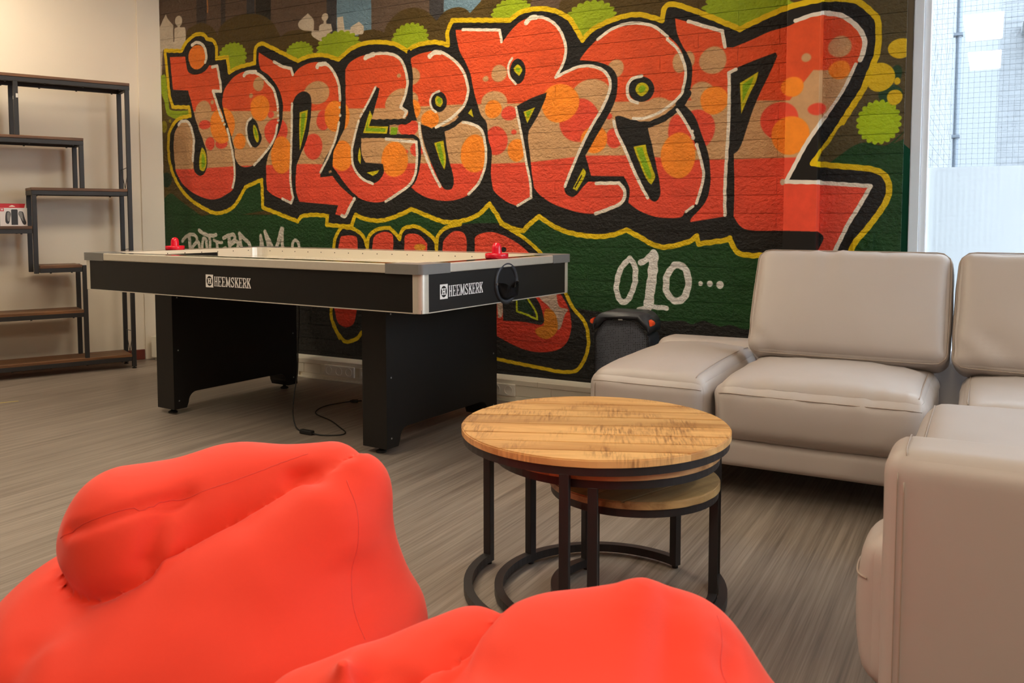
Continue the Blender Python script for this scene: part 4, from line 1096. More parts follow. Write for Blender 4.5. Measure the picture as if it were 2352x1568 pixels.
for k in range(8):
    y = 0.2+k*(AW-0.4)/7
    for x in (LG+0.0005, AL-LG-0.0005): cyl(bm, (x-0.0005, y, PZ+0.032), (x+0.0005, y, PZ+0.032), 0.003, n=8)
obj('rail_screws', bm, M['dark_hole'], ah)['kind'] = 'stuff'
bm = new()
for i in range(58):
    for j in range(28):
        x, y = LG+0.05+i*(AL-2*LG-0.1)/57, LG+0.05+j*(AW-2*LG-0.1)/27
        v = [bm.verts.new((x+0.0016*math.cos(t), y+0.0016*math.sin(t), PZ+0.0003)) for t in (0, PI/3, 2*PI/3, PI, 4*PI/3, 5*PI/3)]
        bm.faces.new(v)
obj('air_holes', bm, M['dark_hole'], ah)['kind'] = 'stuff'
# legs
y0, y1 = 0.173, 1.013
def arch():
    f = 0.075; zb, zt = 0.028, 0.105; r = 0.05
    p = [(y0, AS-0.004), (y0, zb), (y0+f, zb)]
    for i in range(9):
        a = PI/2*i/8; p.append((y0+f+0.012+r-r*math.cos(a), zt-r+r*math.sin(a)))
    for i in range(9):
        a = PI/2*i/8; p.append((y1-f-0.012-r+r*math.sin(a), zt-r+r*math.cos(a)))
    p += [(y1-f, zb), (y1, zb), (y1, AS-0.004)]
    return p
for x in (0.347, 1.758):
    bm = new(); prism(bm, arch(), x, x+0.134, lambda u, v, w: (w, u, v))
    bmesh.ops.recalc_face_normals(bm, faces=bm.faces)
    lg = obj('leg', bm, M['black_board'], ah)
    for y in (y0+0.04, y1-0.04):
        bm = new(); lathe(bm, [(0, 0), (0.022, 0), (0.024, 0.006), (0.014, 0.012), (0.009, 0.014), (0.009, 0.029), (0, 0.029)], (x+0.067, y, 0.0), 20)
        obj('leveling_foot', bm, M['rubber'], lg, True)
    for y in (y0+0.03, y1-0.03):
        for z in (0.07, 0.33, 0.60):
            bm = new(); cyl(bm, (x+0.1335, y, z), (x+0.1355, y, z), 0.004, n=10); obj('screw', bm, M['screw'], lg)
# maker's lettering: a square badge and slab capitals
def logo_shapes():
    """rectangles and bars as quads in a 1-high box; returns polygons"""
    out = []
    def bar(x0, z0, x1, z1, w):
        d = Vector((x1-x0, z1-z0)); n = Vector((-d.y, d.x)).normalized()*w/2
        out.append([(x0+n.x, z0+n.y), (x0-n.x, z0-n.y), (x1-n.x, z1-n.y), (x1+n.x, z1+n.y)])
    def rc(x0, z0, x1, z1): out.append([(x0, z0), (x1, z0), (x1, z1), (x0, z1)])
    def letter(c, x):
        w, T, s = 0.54, 0.125, 0.075
        if c == 'H':
            for a in (0.06, w-0.06-T): rc(x+a, 0, x+a+T, 1); rc(x+a-0.035, 0, x+a+T+0.035, s); rc(x+a-0.035, 1-s, x+a+T+0.035, 1)
            rc(x+0.06+T, 0.46, x+w-0.06-T, 0.46+s)
        elif c == 'E':
            rc(x+0.06, 0, x+0.06+T, 1); rc(x, 0, x+w-0.03, s); rc(x, 1-s, x+w-0.03, 1); rc(x+0.06+T, 0.46, x+w*0.66, 0.46+s)
            rc(x+w-0.1, s, x+w-0.03, 0.27); rc(x+w-0.1, 0.73, x+w-0.03, 1-s); rc(x+w*0.6, 0.37, x+w*0.68, 0.64)
        elif c == 'M':
            w = 0.68
            for a in (0.05, w-0.05-T): rc(x+a, 0, x+a+T, 1); rc(x+a-0.05, 0, x+a+T+0.05, s); rc(x+a-0.03, 1-s, x+a+T+0.03, 1)
            bar(x+0.12, 0.97, x+w/2, 0.12, 0.13); bar(x+w-0.12, 0.97, x+w/2, 0.12, 0.1)
        elif c == 'S':
            p = [(w-0.1, 0.76), (w-0.13, 0.91), (w/2, 0.96), (0.12, 0.88), (0.08, 0.72), (0.2, 0.58), (w-0.17, 0.43), (w-0.08, 0.27), (w-0.14, 0.1), (w/2, 0.04), (0.1, 0.1), (0.07, 0.25)]
            for a, b in zip(p, p[1:]): bar(x+a[0], a[1], x+b[0], b[1], 0.12)
            rc(x+w-0.14, 0.68, x+w-0.07, 1); rc(x+0.03, 0, x+0.1, 0.3)
        elif c == 'K':
            rc(x+0.06, 0, x+0.06+T, 1); rc(x, 0, x+0.28, s); rc(x, 1-s, x+0.28, 1)
            bar(x+0.18, 0.42, x+w-0.08, 0.97, 0.1); bar(x+0.26, 0.58, x+w-0.03, 0.02, 0.15); rc(x+w-0.2, 1-s, x+w, 1); rc(x+w-0.18, 0, x+w+0.02, s)
        elif c == 'R':
            rc(x+0.06, 0, x+0.06+T, 1); rc(x, 0, x+0.28, s); rc(x, 1-s, x+w-0.18, 1); rc(x+0.2, 0.45, x+w-0.18, 0.45+s)
            p = [(w-0.2, 0.955), (w-0.09, 0.88), (w-0.06, 0.74), (w-0.09, 0.58), (w-0.2, 0.495)]
            for a, b in zip(p, p[1:]): bar(x+a[0], a[1], x+b[0], b[1], 0.12)
            bar(x+0.28, 0.48, x+w-0.06, 0.03, 0.13); rc(x+w-0.16, 0, x+w+0.02, s)
        return w+0.035
    x = 1.2
    for ch in 'HEEMSKERK': x += letter(ch, x)
    return out, x
def badge():
    n = 40; ring = [(0.5+0.43*math.cos(2*PI*i/n), 0.5+0.43*math.sin(2*PI*i/n)) for i in range(n)]
    return ring
def put_logo(f, name):
    polys, xe = logo_shapes()
    bm = new()
    def quad(pl, d=0.0):
        bm.faces.new([bm.verts.new(f(u, v, d)) for u, v in pl])
    for pl in polys: quad([(u/xe, 0.06+0.86*v) for u, v in pl])
    ring = badge(); sq = []
    for u, v in ring:
        du, dv = u-0.5, v-0.5; k = 0.56/max(abs(du), abs(dv)); sq.append((0.5+du*k, 0.5+dv*k))
    for i in range(len(ring)):
        j = (i+1) % len(ring)
        quad([(ring[i][0]/xe, ring[i][1]), (sq[i][0]/xe, sq[i][1]), (sq[j][0]/xe, sq[j][1]), (ring[j][0]/xe, ring[j][1])])
    for cx_ in (0.44, 0.56):
        for i in range(4): pass
    for a, b, c_, d_ in ((0.26, 0.25, 0.42, 0.75), (0.58, 0.25, 0.74, 0.75), (0.42, 0.45, 0.58, 0.55), (0.2, 0.25, 0.48, 0.33), (0.52, 0.25, 0.8, 0.33), (0.2, 0.67, 0.48, 0.75), (0.52, 0.67, 0.8, 0.75)):
        quad([(a/xe, b), (c_/xe, b), (c_/xe, d_), (a/xe, d_)])
    bmesh.ops.recalc_face_normals(bm, faces=bm.faces)
    obj(name, bm, M['logo'], ah)
put_logo(lambda u, v, d: (0.962+0.300*u, AE-0.0008, 0.690+0.052*v), 'maker_lettering')
put_logo(lambda u, v, d: (AL-AE+0.0008, 0.126+0.296*u, 0.687+0.052*v), 'maker_lettering')
# puck return
pc = Vector((AL-AE, 0.602, 0.719))
bm = new(); lathe(bm, [(0.092, -0.002), (0.092, 0.006), (0.086, 0.010), (0.076, 0.008), (0.072, 0.002), (0.072, -0.002)], n=40)
pr = obj('puck_return', bm, M['spk'], ah, True); pr.rotation_euler = (PI/2, 0, PI/2); pr.location = pc
bm = new(); lathe(bm, [(0.073, 0.0), (0.073, 0.0012), (0, 0.0012)], n=36); h = obj('return_hole', bm, M['dark_hole'], pr)
bm = new()
n = 24; A = []
for i in range(n+1):
    a = PI+PI*i/n
    A.append((0.076*math.cos(a), 0.076*math.sin(a)))
lip = [bm.verts.new((x, y, 0.002)) for x, y in A]
out = [bm.verts.new((x*0.93, y*0.80+0.012*math.cos(x*60), 0.034*math.sin(PI*i/n)**0.6+0.004)) for i, (x, y) in enumerate(A)]
top = [bm.verts.new((x*0.93, -0.008-0.012*math.cos(x/0.076*PI*1.0), 0.036*math.sin(PI*i/n)**0.6+0.004)) for i, (x, y) in enumerate(A)]
for i in range(n):
    bm.faces.new((lip[i], lip[i+1], out[i+1], out[i])); bm.faces.new((out[i], out[i+1], top[i+1], top[i]))
bmesh.ops.solidify(bm, geom=bm.faces[:], thickness=0.002)
obj('return_cup', bm, M['spk'], pr, True)
for s in (-0.083, 0.083):
    bm = new(); cyl(bm, (s, 0, 0.006), (s, 0, 0.011), 0.006, n=12); obj('screw', bm, M['screw'], pr)
# two strikers on the rails
R3 = Matrix.Rotation(math.radians(-3.3618), 3, 'Z')
def on_table(x, y, z=AT): return Vector((-4.090, 2.804, 0)) + R3 @ Vector((x, y, z))
for x, y, lab in ((0.056, 0.512, 'red air hockey striker on the far left rail of the table'), (AL-0.056, 0.600, 'red air hockey striker on the near right rail of the table')):
    t = thing('air_hockey_striker', lab, 'striker', on_table(x, y), 0, 'air hockey strikers')
    bm = new(); lathe(bm, [(0, 0), (0.048, 0), (0.0515, 0.003), (0.0515, 0.020), (0.049, 0.0225), (0.045, 0.021), (0.042, 0.012), (0.024, 0.012)], n=40); obj('base', bm, M['red_plastic'], t, True)
    bm = new(); lathe(bm, [(0.024, 0.0115), (0.0225, 0.02), (0.0215, 0.045), (0.019, 0.058), (0.013, 0.066), (0.006, 0.0695), (0, 0.070)], n=32); obj('knob', bm, M['red_plastic'], t, True)
# power cable hanging from the underside
cb = thing('power_cable', 'black power cable with inline switch and loose plug under the game table', 'cable', (-2.80, 3.05, 0))
base = Vector((-2.80, 3.05, 0))
P = [(-2.865, 3.075, 0.634), (-2.862, 3.07, 0.5), (-2.862, 3.06, 0.40), (-2.868, 3.06, 0.27), (-2.875, 3.04, 0.15), (-2.872, 3.03, 0.07), (-2.848, 3.02, 0.02), (-2.81, 3.006, 0.006), (-2.775, 2.990, 0.012)]
Q = [(-2.715, 2.983, 0.010), (-2.66, 2.992, 0.005), (-2.59, 3.035, 0.005), (-2.60, 3.085, 0.005), (-2.675, 3.14, 0.005), (-2.817, 3.233, 0.005), (-2.965, 3.30, 0.005), (-3.03, 3.37, 0.005), (-3.06, 3.47, 0.006), (-3.03, 3.57, 0.008), (-3.005, 3.605, 0.010)]
bm = new(); tube(bm, [Vector(p)-base for p in crom(P, 6)], 0.003); tube(bm, [Vector(p)-base for p in crom(Q, 6)], 0.003)
obj('cord', bm, M['rubber'], cb, True)
bm = new(); box(bm, (-0.038, -0.013, 0), (0.038, 0.013, 0.02), 0.005, 2); s = obj('inline_switch', bm, M['rubber'], cb); s.location = Vector((-2.745, 2.985, 0.001))-base; s.rotation_euler = (0, 0, math.radians(-3))
bm = new(); cyl(bm, (0, 0, 0), (0.02, 0, 0), 0.005, 0.011, 12); box(bm, (0.018, -0.015, -0.008), (0.045, 0.015, 0.008), 0.004)
cyl(bm, (0.045, -0.0095, 0), (0.064, -0.0095, 0), 0.0024, n=8); cyl(bm, (0.045, 0.0095, 0), (0.064, 0.0095, 0), 0.0024, n=8)
s = obj('plug', bm, M['rubber'], cb); s.location = Vector((-3.005, 3.605, 0.012))-base; s.rotation_euler = (0, 0, math.radians(40))

# ------------------------------------------------------------------ shelf unit
sh = thing('shelf_unit', 'open staggered shelf unit with black metal frame and brown boards', 'shelf', (-4.976, 3.767, 0), LANG)
SD, PW = 0.25, 0.026
def post(s, z0, z1, nm='post'):
    for y in (-PW, -SD):
        bm = new(); box(bm, (s-PW/2, y, z0), (s+PW/2, y+PW, z1), 0.002); obj(nm, bm, M['shelf_metal'], sh)
def board(s0, s1, zt):
    bm = new(); box(bm, (s0, -SD+0.001, zt-0.018), (s1, -0.001, zt), 0.0015); obj('shelf_board', bm, M['shelf_wood'], sh)
    z1, z0 = zt-0.0185, zt-0.046
    bm = new()
    box(bm, (s0, -PW+0.002, z0), (s1, -0.003, z1), 0.002); box(bm, (s0, -SD+0.003, z0), (s1, -SD+PW-0.002, z1), 0.002)
    for s in (s0, s1-PW): box(bm, (s+0.001, -SD+PW, z0), (s+PW-0.001, -PW, z1))
    for k in range(max(2, int((s1-s0)/0.2))):
        s = s0+0.06+(s1-s0-0.12)*k/max(1, int((s1-s0)/0.2)-1)
        for y in (-0.014, -SD+0.014): cyl(bm, (s, y, z0-0.005), (s, y, z0), 0.006, n=10)
    obj('shelf_frame', bm, M['shelf_metal'], sh)
board(-0.016, 1.62, 1.886)
board(0.27, 1.62, 1.513)
board(0.014, 0.575, 1.194)
board(0.575, 1.62, 0.953)
board(0.30, 0.54, 0.704)
board(0.298, 1.62, 0.412)
board(0.014, 1.62, 0.097)
post(0.0, 0.012, 1.840); post(0.64, 1.513, 1.840); post(0.284, 1.194, 1.467); post(0.560, 0.655, 1.148); post(0.285, 0.097, 0.70); post(1.60, 0.012, 1.840)
for y in (-PW/2, -SD+PW/2):
    for s in (0, 1.6):
        bm = new(); lathe(bm, [(0, 0), (0.014, 0), (0.014, 0.006), (0.006, 0.008), (0.006, 0.013), (0, 0.013)], (s, y, 0), 14); obj('leveling_foot', bm, M['rubber'], sh)
for z0, z1 in ((1.20, 1.34), (0.70, 0.80), (0.10, 0.25)):
    bm = new()
    for s_ in ((-PW, z1, -SD*0.5, z0), (-SD+PW, z1-0.01, -SD*0.5, z0), (-PW, z1, -SD+PW, z1-0.012)):
        cyl(bm, (0, s_[0], s_[1]), (0, s_[2], s_[3]), 0.0022, n=6)
    obj('cross_brace', bm, M['shelf_metal'], sh)
M['label_white'] = mat('label_white', (224, 220, 214), 0.5, noise_col=(90, 0.02))
bm = new(); box(bm, (0.628, 0.0, 1.74), (0.640, 0.0008, 1.765)); obj('sticker', bm, M['label_white'], sh)
bm = new(); box(bm, (0.652, -0.02, 1.73), (0.6535, -0.008, 1.75)); obj('sticker', bm, M['label_white'], sh)

# boxed game grip standing on the shelf
RL = Matrix.Rotation(LANG, 3, 'Z')
bp = Vector((-4.976, 3.767, 0)) + RL @ Vector((0.665, -0.115, 0.953))
gb = thing('game_box', 'small white box with a red hang tab and a picture of a controller grip', 'box', bp, math.radians(68))
w, d, hh = 0.150, 0.052, 0.113
bm = new(); box(bm, (-w/2, -d/2, 0), (w/2, d/2, hh), 0.001, 1); obj('carton', bm, M['card_white'], gb)
bm = new()
tabp = [(-w/2-0.0, hh), (w/2-0.008, hh), (w/2-0.001, hh+0.028), (-w/2+0.008, hh+0.028)]
prism(bm, tabp, d/2-0.0015, d/2-0.0005, lambda x, z, y: (x, y, z)); bmesh.ops.recalc_face_normals(bm, faces=bm.faces)
obj('hang_tab', bm, M['card_red'], gb)
bm = new(); prism(bm, [(-0.018, hh+0.008), (0.018, hh+0.008), (0.012, hh+0.013), (0, hh+0.018), (-0.012, hh+0.013)], d/2-0.0022, d/2-0.0016, lambda x, z, y: (x, y, z)); bmesh.ops.recalc_face_normals(bm, faces=bm.faces); obj('hanger_slot', bm, M['plaster'], gb)
fy = -d/2-0.0006
def face(nm, poly, m, y=fy, depth=0.0005):
    bm = new(); prism(bm, poly, y, y+depth, lambda x, z, yy: (x, yy, z)); bmesh.ops.recalc_face_normals(bm, faces=bm.faces); return obj(nm, bm, m, gb)
face('badge', [(-0.073, 0.092), (-0.053, 0.092), (-0.053, 0.112), (-0.073, 0.112)], M['card_red'])
face('badge_mark', [(-0.068, 0.097), (-0.064, 0.097), (-0.064, 0.108), (-0.068, 0.108)], M['logo'], fy-0.0004); face('badge_mark', [(-0.062, 0.097), (-0.058, 0.097), (-0.058, 0.108), (-0.062, 0.108)], M['logo'], fy-0.0004)
sm = lambda p: [(v.x, v.y) for v in [Vector((q.x, q.y)) for q in crom([(a, b, 0) for a, b in p], 5, True)]]
face('print_grip', sm([(-0.036, 0.092), (-0.022, 0.090), (-0.016, 0.075), (-0.020, 0.05), (-0.026, 0.02), (-0.036, 0.014), (-0.046, 0.026), (-0.046, 0.06), (-0.042, 0.084)]), M['print_black'])
face('print_grip', sm([(0.040, 0.092), (0.052, 0.086), (0.060, 0.05), (0.068, 0.02), (0.060, 0.008), (0.048, 0.016), (0.036, 0.05), (0.026, 0.075), (0.030, 0.090)]), M['print_black'])
face('print_shine', sm([(-0.034, 0.085), (-0.022, 0.085), (-0.020, 0.06), (-0.028, 0.03), (-0.036, 0.04), (-0.037, 0.07)]), M['print_grey'], fy-0.0004)
face('print_shine', sm([(0.030, 0.086), (0.046, 0.086), (0.050, 0.05), (0.052, 0.03), (0.042, 0.045), (0.030, 0.07)]), M['print_grey'], fy-0.0004)
face('print_body', [(-0.014, 0.008), (0.022, 0.008), (0.022, 0.10), (0.018, 0.104), (-0.010, 0.104), (-0.014, 0.10)], M['print_black'], fy-0.0008)
for zz in (0.0,):
    bm = new(); box(bm, (-w/2-0.0006, -d/2+0.001, 0.001), (-w/2-0.0001, d/2-0.001, hh-0.002)); obj('side_print', bm, M['card_green'], gb)
    bm = new(); prism(bm, [(d/2-0.004, 0.002), (-d/2+0.002, 0.002), (-d/2+0.004, 0.05), (-0.004, 0.085), (0.004, 0.108), (0.012, 0.09)], -w/2-0.0012, -w/2-0.0007, lambda y, z, x: (x, y, z)); bmesh.ops.recalc_face_normals(bm, faces=bm.faces); obj('side_picture', bm, M['card_brown'], gb)
bm = new(); box(bm, (-0.055, -0.006, 0.0003), (0.055, 0.006, 0.0009)); o = obj('floor_tape', bm, M['tape']); o.location = (-4.66, 2.72, 0); o.rotation_euler = (0, 0, math.radians(62))
tag(o, 'short strip of yellow tape stuck on the bare floor at the left', 'tape')
# ------------------------------------------------------------------ sectional sofa
sofa = thing('sectional_sofa', 'taupe leather corner sofa with loose back cushions in front of the window', 'sofa', (-0.3, 3.0, 0))
SO = Vector((-0.3, 3.0, 0))
class Cushion:
    def __init__(s, half, center, rot=None, r=0.05, bulge=None, wave=None, amp=0.0025, n=26, seed=0):
        s.h, s.c, s.R, s.r = Vector(half), Vector(center)-SO, rot or Matrix.Identity(3), r
        s.b = bulge or {}; s.wave = wave; s.n = n; s.amp = amp; s.seed = seed
    def local(s, u, v, w):
        q = Vector((u*s.h.x, v*s.h.y, w*s.h.z)); r = s.r
        c = Vector([max(-(h-r), min(h-r, x)) for x, h in zip(q, s.h)])
        d = q-c; L = d.length
        p = c + d*(r/L) if L > 1e-9 else q.copy()
        U, V, W = max(0, 1-u*u), max(0, 1-v*v), max(0, 1-w*w)
        for k, a in s.b.items():
            if k == '+z' and w > 0: p.z += a*U**0.7*V**0.7*w
            if k == '-z' and w < 0: p.z += a*U*V*w
            if k == '-y' and v < 0: p.y += a*U**0.7*W*v
            if k == '+y' and v > 0: p.y += a*U*W*v
            if k == '-x' and u < 0: p.x += a*V**0.7*W*u
            if k == '+x' and u > 0: p.x += a*V**0.7*W*u
        return p
    def at(s, u, v, w, out=0.0):
        p = s.local(u, v, w)
        if out:
            p = p + Vector((u*(abs(u) > .98), v*(abs(v) > .98), w*(abs(w) > .98))).normalized()*out
        return s.c + s.R @ p
    def build(s, name, parent, m):
        bm = new(); n = s.n
        t = [math.sin(PI/2*(-1+2*i/n)) for i in range(n+1)]
        for ax in range(3):
            for sg in (-1, 1):
                g = {}
                for i in range(n+1):
                    for j in range(n+1):
                        c = [t[i], t[j]]; c.insert(ax, sg)
                        g[i, j] = bm.verts.new(s.local(*c))
                for i in range(n):
                    for j in range(n):
                        f = (g[i, j], g[i+1, j], g[i+1, j+1], g[i, j+1])
                        bm.faces.new(f)
        bmesh.ops.remove_doubles(bm, verts=bm.verts, dist=1e-5)
        bmesh.ops.recalc_face_normals(bm, faces=bm.faces); bm.normal_update()
        off = Vector((s.seed*3.1, s.seed*1.7, s.seed))
        for v in bm.verts:
            d = s.amp*noise.noise(v.co*7+off)+s.amp*0.6*noise.noise(v.co*19+off)
            if s.wave: d += s.wave(v.co)
            v.co += v.normal*d
        for v in bm.verts: v.co = s.c + s.R @ v.co
        return obj(name, bm, m, parent, True)
    def seam(s, uvw, parent, r=0.0025, closed=False, name='piping', m=None):
        bm = new(); tube(bm, [s.at(*p, 0.0020) for p in uvw], r, 6, closed)
        return obj(name, bm, m or M['leather_seam'], parent, True)
def span(a, b, n=30): return [a+(b-a)*i/(n-1) for i in range(n)]
def pucker(edge_axis, at, width, freq, amp, along=0, mask=None):
    """gathers running away from a seam"""
    def f(p):
        k = math.exp(-((p[edge_axis]-at)/width)**2)
        if k < 0.01: return 0.0
        a = noise.noise(Vector((p[along]*freq, 0.3, 0.7)))
        return amp*k*a*(mask(p) if mask else 1)
    return f

# plinths
for a, b in (((-1.305, 3.012, 0.118), (-0.857, 3.90, 0.218)), ((-0.853, 3.012, 0.118), (-0.14, 3.90, 0.218)), ((-0.125, 1.67, 0.118), (0.78, 3.0, 0.205)), ((-0.125, 3.002, 0.118), (0.78, 3.9, 0.205))):
    A, B = Vector(a), Vector(b)
    Cushion((B-A)/2, (A+B)/2, None, 0.025, {'-y': 0.006}, None, 0.001, 14).build('plinth', sofa, M['leather'])
for x, y in ((-1.24, 3.08), (-1.24, 3.82), (-0.22, 3.08), (-0.5, 3.82), (0.0, 1.8), (0.7, 1.8), (0.7, 3.8)):
    bm = new(); v = Vector((x, y, 0))-SO; box(bm, v+Vector((-0.02, -0.02, 0)), v+Vector((0.02, 0.02, 0.125)), 0.003); obj('leg', bm, M['black_metal'], sofa)
# seats
def seat_wave(seed):
    def f(p):
        k = math.exp(-((p.z-0.085)/0.045)**2)*math.exp(-((p.y+0.27)/0.10)**2)
        d = 0.011*k*noise.noise(Vector((p.x*30, seed, p.y*4)))
        k2 = math.exp(-((p.y-0.20)/0.10)**2)*(p.z > 0.05)
        return d + 0.010*k2*noise.noise(Vector((p.x*11+p.y*7, seed+4, 0)))
    return f
S1 = Cushion((0.348, 0.325, 0.108), (-0.4985, 3.315, 0.318), None, 0.062, {'+z': 0.040, '-y': 0.022, '-x': 0.004, '+x': 0.004}, seat_wave(2), 0.002, 34, 1)
S1.build('seat_cushion', sofa, M['leather'])
S1.seam([(u, -1, 0.66) for u in span(-0.985, 0.985, 40)], sofa, 0.0018, name='seam')
S1.seam([(0.93, v, 1) for v in span(-0.9, 0.95)], sofa, 0.0022)
S2 = Cushion((0.232, 0.46, 0.113), (-1.094, 3.435, 0.315), None, 0.062, {'+z': 0.036, '-y': 0.016, '-x': 0.012, '+x': 0.003}, seat_wave(7), 0.002, 34, 2)
S2.build('seat_cushion', sofa, M['leather'])
S2.seam([(u, -1, 0.70) for u in span(-0.97, 0.97, 40)], sofa, 0.0013, name='seam')
S2.seam([(0.80, v, 1) for v in span(-0.93, 0.9)], sofa, 0.0016)
S2.seam([(-0.86, -1, w) for w in span(0.6, -0.9)], sofa, 0.0016, name='seam')
S3 = Cushion((0.40, 0.33, 0.105), (0.325, 3.315, 0.318), None, 0.055, {'+z': 0.035}, seat_wave(11), 0.002, 26, 3)
S3.build('seat_cushion', sofa, M['leather'])
S3.seam([(-0.93, v, 1) for v in span(-0.9, 0.95)], sofa, 0.0022)
S4 = Cushion((0.455, 0.575, 0.115), (0.302, 2.372, 0.322), None, 0.055, {'+z': 0.030, '-x': 0.022}, None, 0.003, 30, 4)
S4.build('seat_cushion', sofa, M['leather'])
S4.seam([(-0.965, v, 1) for v in span(-0.95, 0.97)], sofa, 0.0026)
S5 = Cushion((0.065, 0.10, 0.150), (-0.118, 1.765, 0.270), None, 0.05, {'-x': 0.022}, None, 0.001, 18, 5)
S5.build('seat_front', sofa, M['leather'])
S5.seam([(-1, v, 0.42) for v in span(-0.9, 0.9, 14)]+[(-1, 0.93, w) for w in span(0.45, -0.9, 14)], sofa, 0.0022)
# low back rail
BR = Cushion((1.045, 0.095, 0.165), (-0.285, 3.845, 0.292), None, 0.05, {'+z': 0.006}, None, 0.002, 30, 6)
BR.build('back_rail', sofa, M['leather'])
# back cushions, leaning
def tilt(a, rz=0):
    X = Vector((1, 0, 0)); Z = Vector((0, math.sin(a), math.cos(a))); Y = Z.cross(X)
    m = Matrix((X, Y, Z)).transposed()
    return Matrix.Rotation(rz, 3, 'Z') @ m
def back_wave(seed):
    def f(p):
        k = math.exp(-((p.z-0.17)/0.10)**2)*(p.y < 0)*math.exp(-((p.x+0.05)/0.18)**2)
        d = 0.010*k*noise.noise(Vector((p.x*24, seed, p.z*2)))
        k2 = math.exp(-((p.x+0.25)/0.12)**2)*math.exp(-((p.z+0.14)/0.10)**2)*(p.y < 0)
        return d + 0.013*k2*noise.noise(Vector(((p.x+p.z)*16, seed, 0.2)))
    return f
for half, cen, rz, sd in (((0.364, 0.085, 0.226), (-0.482, 3.63, 0.643), 0.0, 1), ((0.39, 0.085, 0.230), (0.290, 3.595, 0.643), math.radians(-4), 5)):
    Cc = Cushion(half, cen, tilt(math.radians(24), rz), 0.05, {'-y': 0.035, '+y': 0.02, '-z': 0.008, '-x': 0.008, '+x': 0.008}, back_wave(sd), 0.002, 36, sd)
    Cc.build('back_cushion', sofa, M['leather'])
    k, j = 0.955, 0.94
    loop = [(u, -0.80, -1) for u in span(-0.93, 0.93, 24)]+[(1, -0.80, w) for w in span(-0.9, 0.9, 16)]+[(u, -0.80, 1) for u in span(0.93, -0.93, 24)]+[(-1, -0.80, w) for w in span(0.9, -0.9, 16)]
    Cc.seam(loop, sofa, 0.0022, True)
# arm with its back to us
AM = Cushion((0.505, 0.088, 0.252), (0.354, 1.690, 0.345), None, 0.042, {'+z': 0.004, '-y': 0.006}, None, 0.0012, 30, 8)
AM.build('armrest', sofa, M['leather'])
AM.seam([(-0.93, -1, w) for w in span(0.80, -0.95, 24)], sofa, 0.0016, name='seam')
AM.seam([(-0.955, -1, w) for w in span(0.86, -0.95, 24)], sofa, 0.0012, name='seam')
AM.seam([(-0.93, v, 1) for v in span(-0.9, 0.9, 12)], sofa, 0.0010, name='seam')

# ------------------------------------------------------------------ nest of round tables
CT = Vector((-0.905, 2.086, 0))
def round_table(name, label, cen, R, zt, legs, arc, grain, woods, group=None):
    t = thing(name, label, 'side table', cen, math.radians(grain), group)
    g = math.radians(grain)
    th = 0.018
    top = bpy.data.objects.new('tabletop', None); link(top, t); top.location = (0, 0, zt-th)
    cuts = [-R]; rnd = random.Random(int(R*1000))
    while cuts[-1] < R-0.06: cuts.append(cuts[-1]+rnd.uniform(0.075, 0.105))
    cuts[-1] = R
    for a, b in zip(cuts, cuts[1:]):
        a2, b2 = max(a+0.00012, -R+1e-4), min(b-0.00012, R-1e-4)
        pl = []
        for i in range(15):
            y = a2+(b2-a2)*i/14; pl.append((math.sqrt(max(0, R*R-y*y)), y))
        for i in range(15):
            y = b2+(a2-b2)*i/14; pl.append((-math.sqrt(max(0, R*R-y*y)), y))
        dz = rnd.uniform(-0.0004, 0.0004)
        pl = [p for i, p in enumerate(pl) if i == 0 or (Vector(p)-Vector(pl[i-1])).length > 1e-4]
        bm = new(); prism(bm, pl, 0, th+dz); bmesh.ops.recalc_face_normals(bm, faces=bm.faces)
        tops = [f for f in bm.faces if f.normal.z > 0.9]
        es = [e for e in tops[0].edges if abs(e.verts[0].co.y-e.verts[1].co.y) > 1e-5 or abs(e.verts[0].co.x) < 0.03]
        bmesh.ops.bevel(bm, geom=[e for e in tops[0].edges if all(abs(v.co.xy.length-R) < 0.002 for v in e.verts)], offset=0.003, segments=2, affect='EDGES')
        o = obj('plank', bm, woods, top)
        for f in o.data.polygons: f.use_smooth = False
    n = 72; rb = R-0.004; z1 = zt-th-0.0005; z0 = z1-0.020
    bm = new()
    lathe(bm, [(rb, z0), (rb, z1), (rb-0.022, z1), (rb-0.022, z0), (rb, z0)], n=n); bmesh.ops.remove_doubles(bm, verts=bm.verts, dist=1e-6); bmesh.ops.recalc_face_normals(bm, faces=bm.faces)
    o = obj('rim_band', bm, M['black_metal'], t); 
    for a in legs:
        a = math.radians(a)-g; s = 0.0115; rl = rb-s
        bm = new(); box(bm, (rl-s, -s, 0.008), (rl+s, s, z0+0.002), 0.0015)
        bmesh.ops.rotate(bm, verts=bm.verts, cent=(0, 0, 0), matrix=Matrix.Rotation(a, 3, 'Z'))
        lg = obj('leg', bm, M['black_metal'], t)
        bm = new(); cyl(bm, (rl*math.cos(a), rl*math.sin(a), 0), (rl*math.cos(a), rl*math.sin(a), 0.0085), 0.009, n=14); obj('foot', bm, M['rubber'], lg)
    a0, a1 = math.radians(arc[0])-g, math.radians(arc[1])-g
    rl = rb-0.0115
    pts = [(rl*math.cos(a0+(a1-a0)*i/48), rl*math.sin(a0+(a1-a0)*i/48), 0.0205) for i in range(49)]
    s = 0.0113
    bm = new(); tube(bm, pts, 0, sect=[(-s, -s), (s, -s), (s, s), (-s, s)]); bmesh.ops.recalc_face_normals(bm, faces=bm.faces)
    obj('base_ring', bm, M['black_metal'], t)
    return t
round_table('round_coffee_table', 'largest round wooden table of the nest, covering the two smaller ones', CT, 0.3545, 0.4555, (177, 36.3, 282), (177, 396.3), 23, M['mango'], 'nest of round tables')
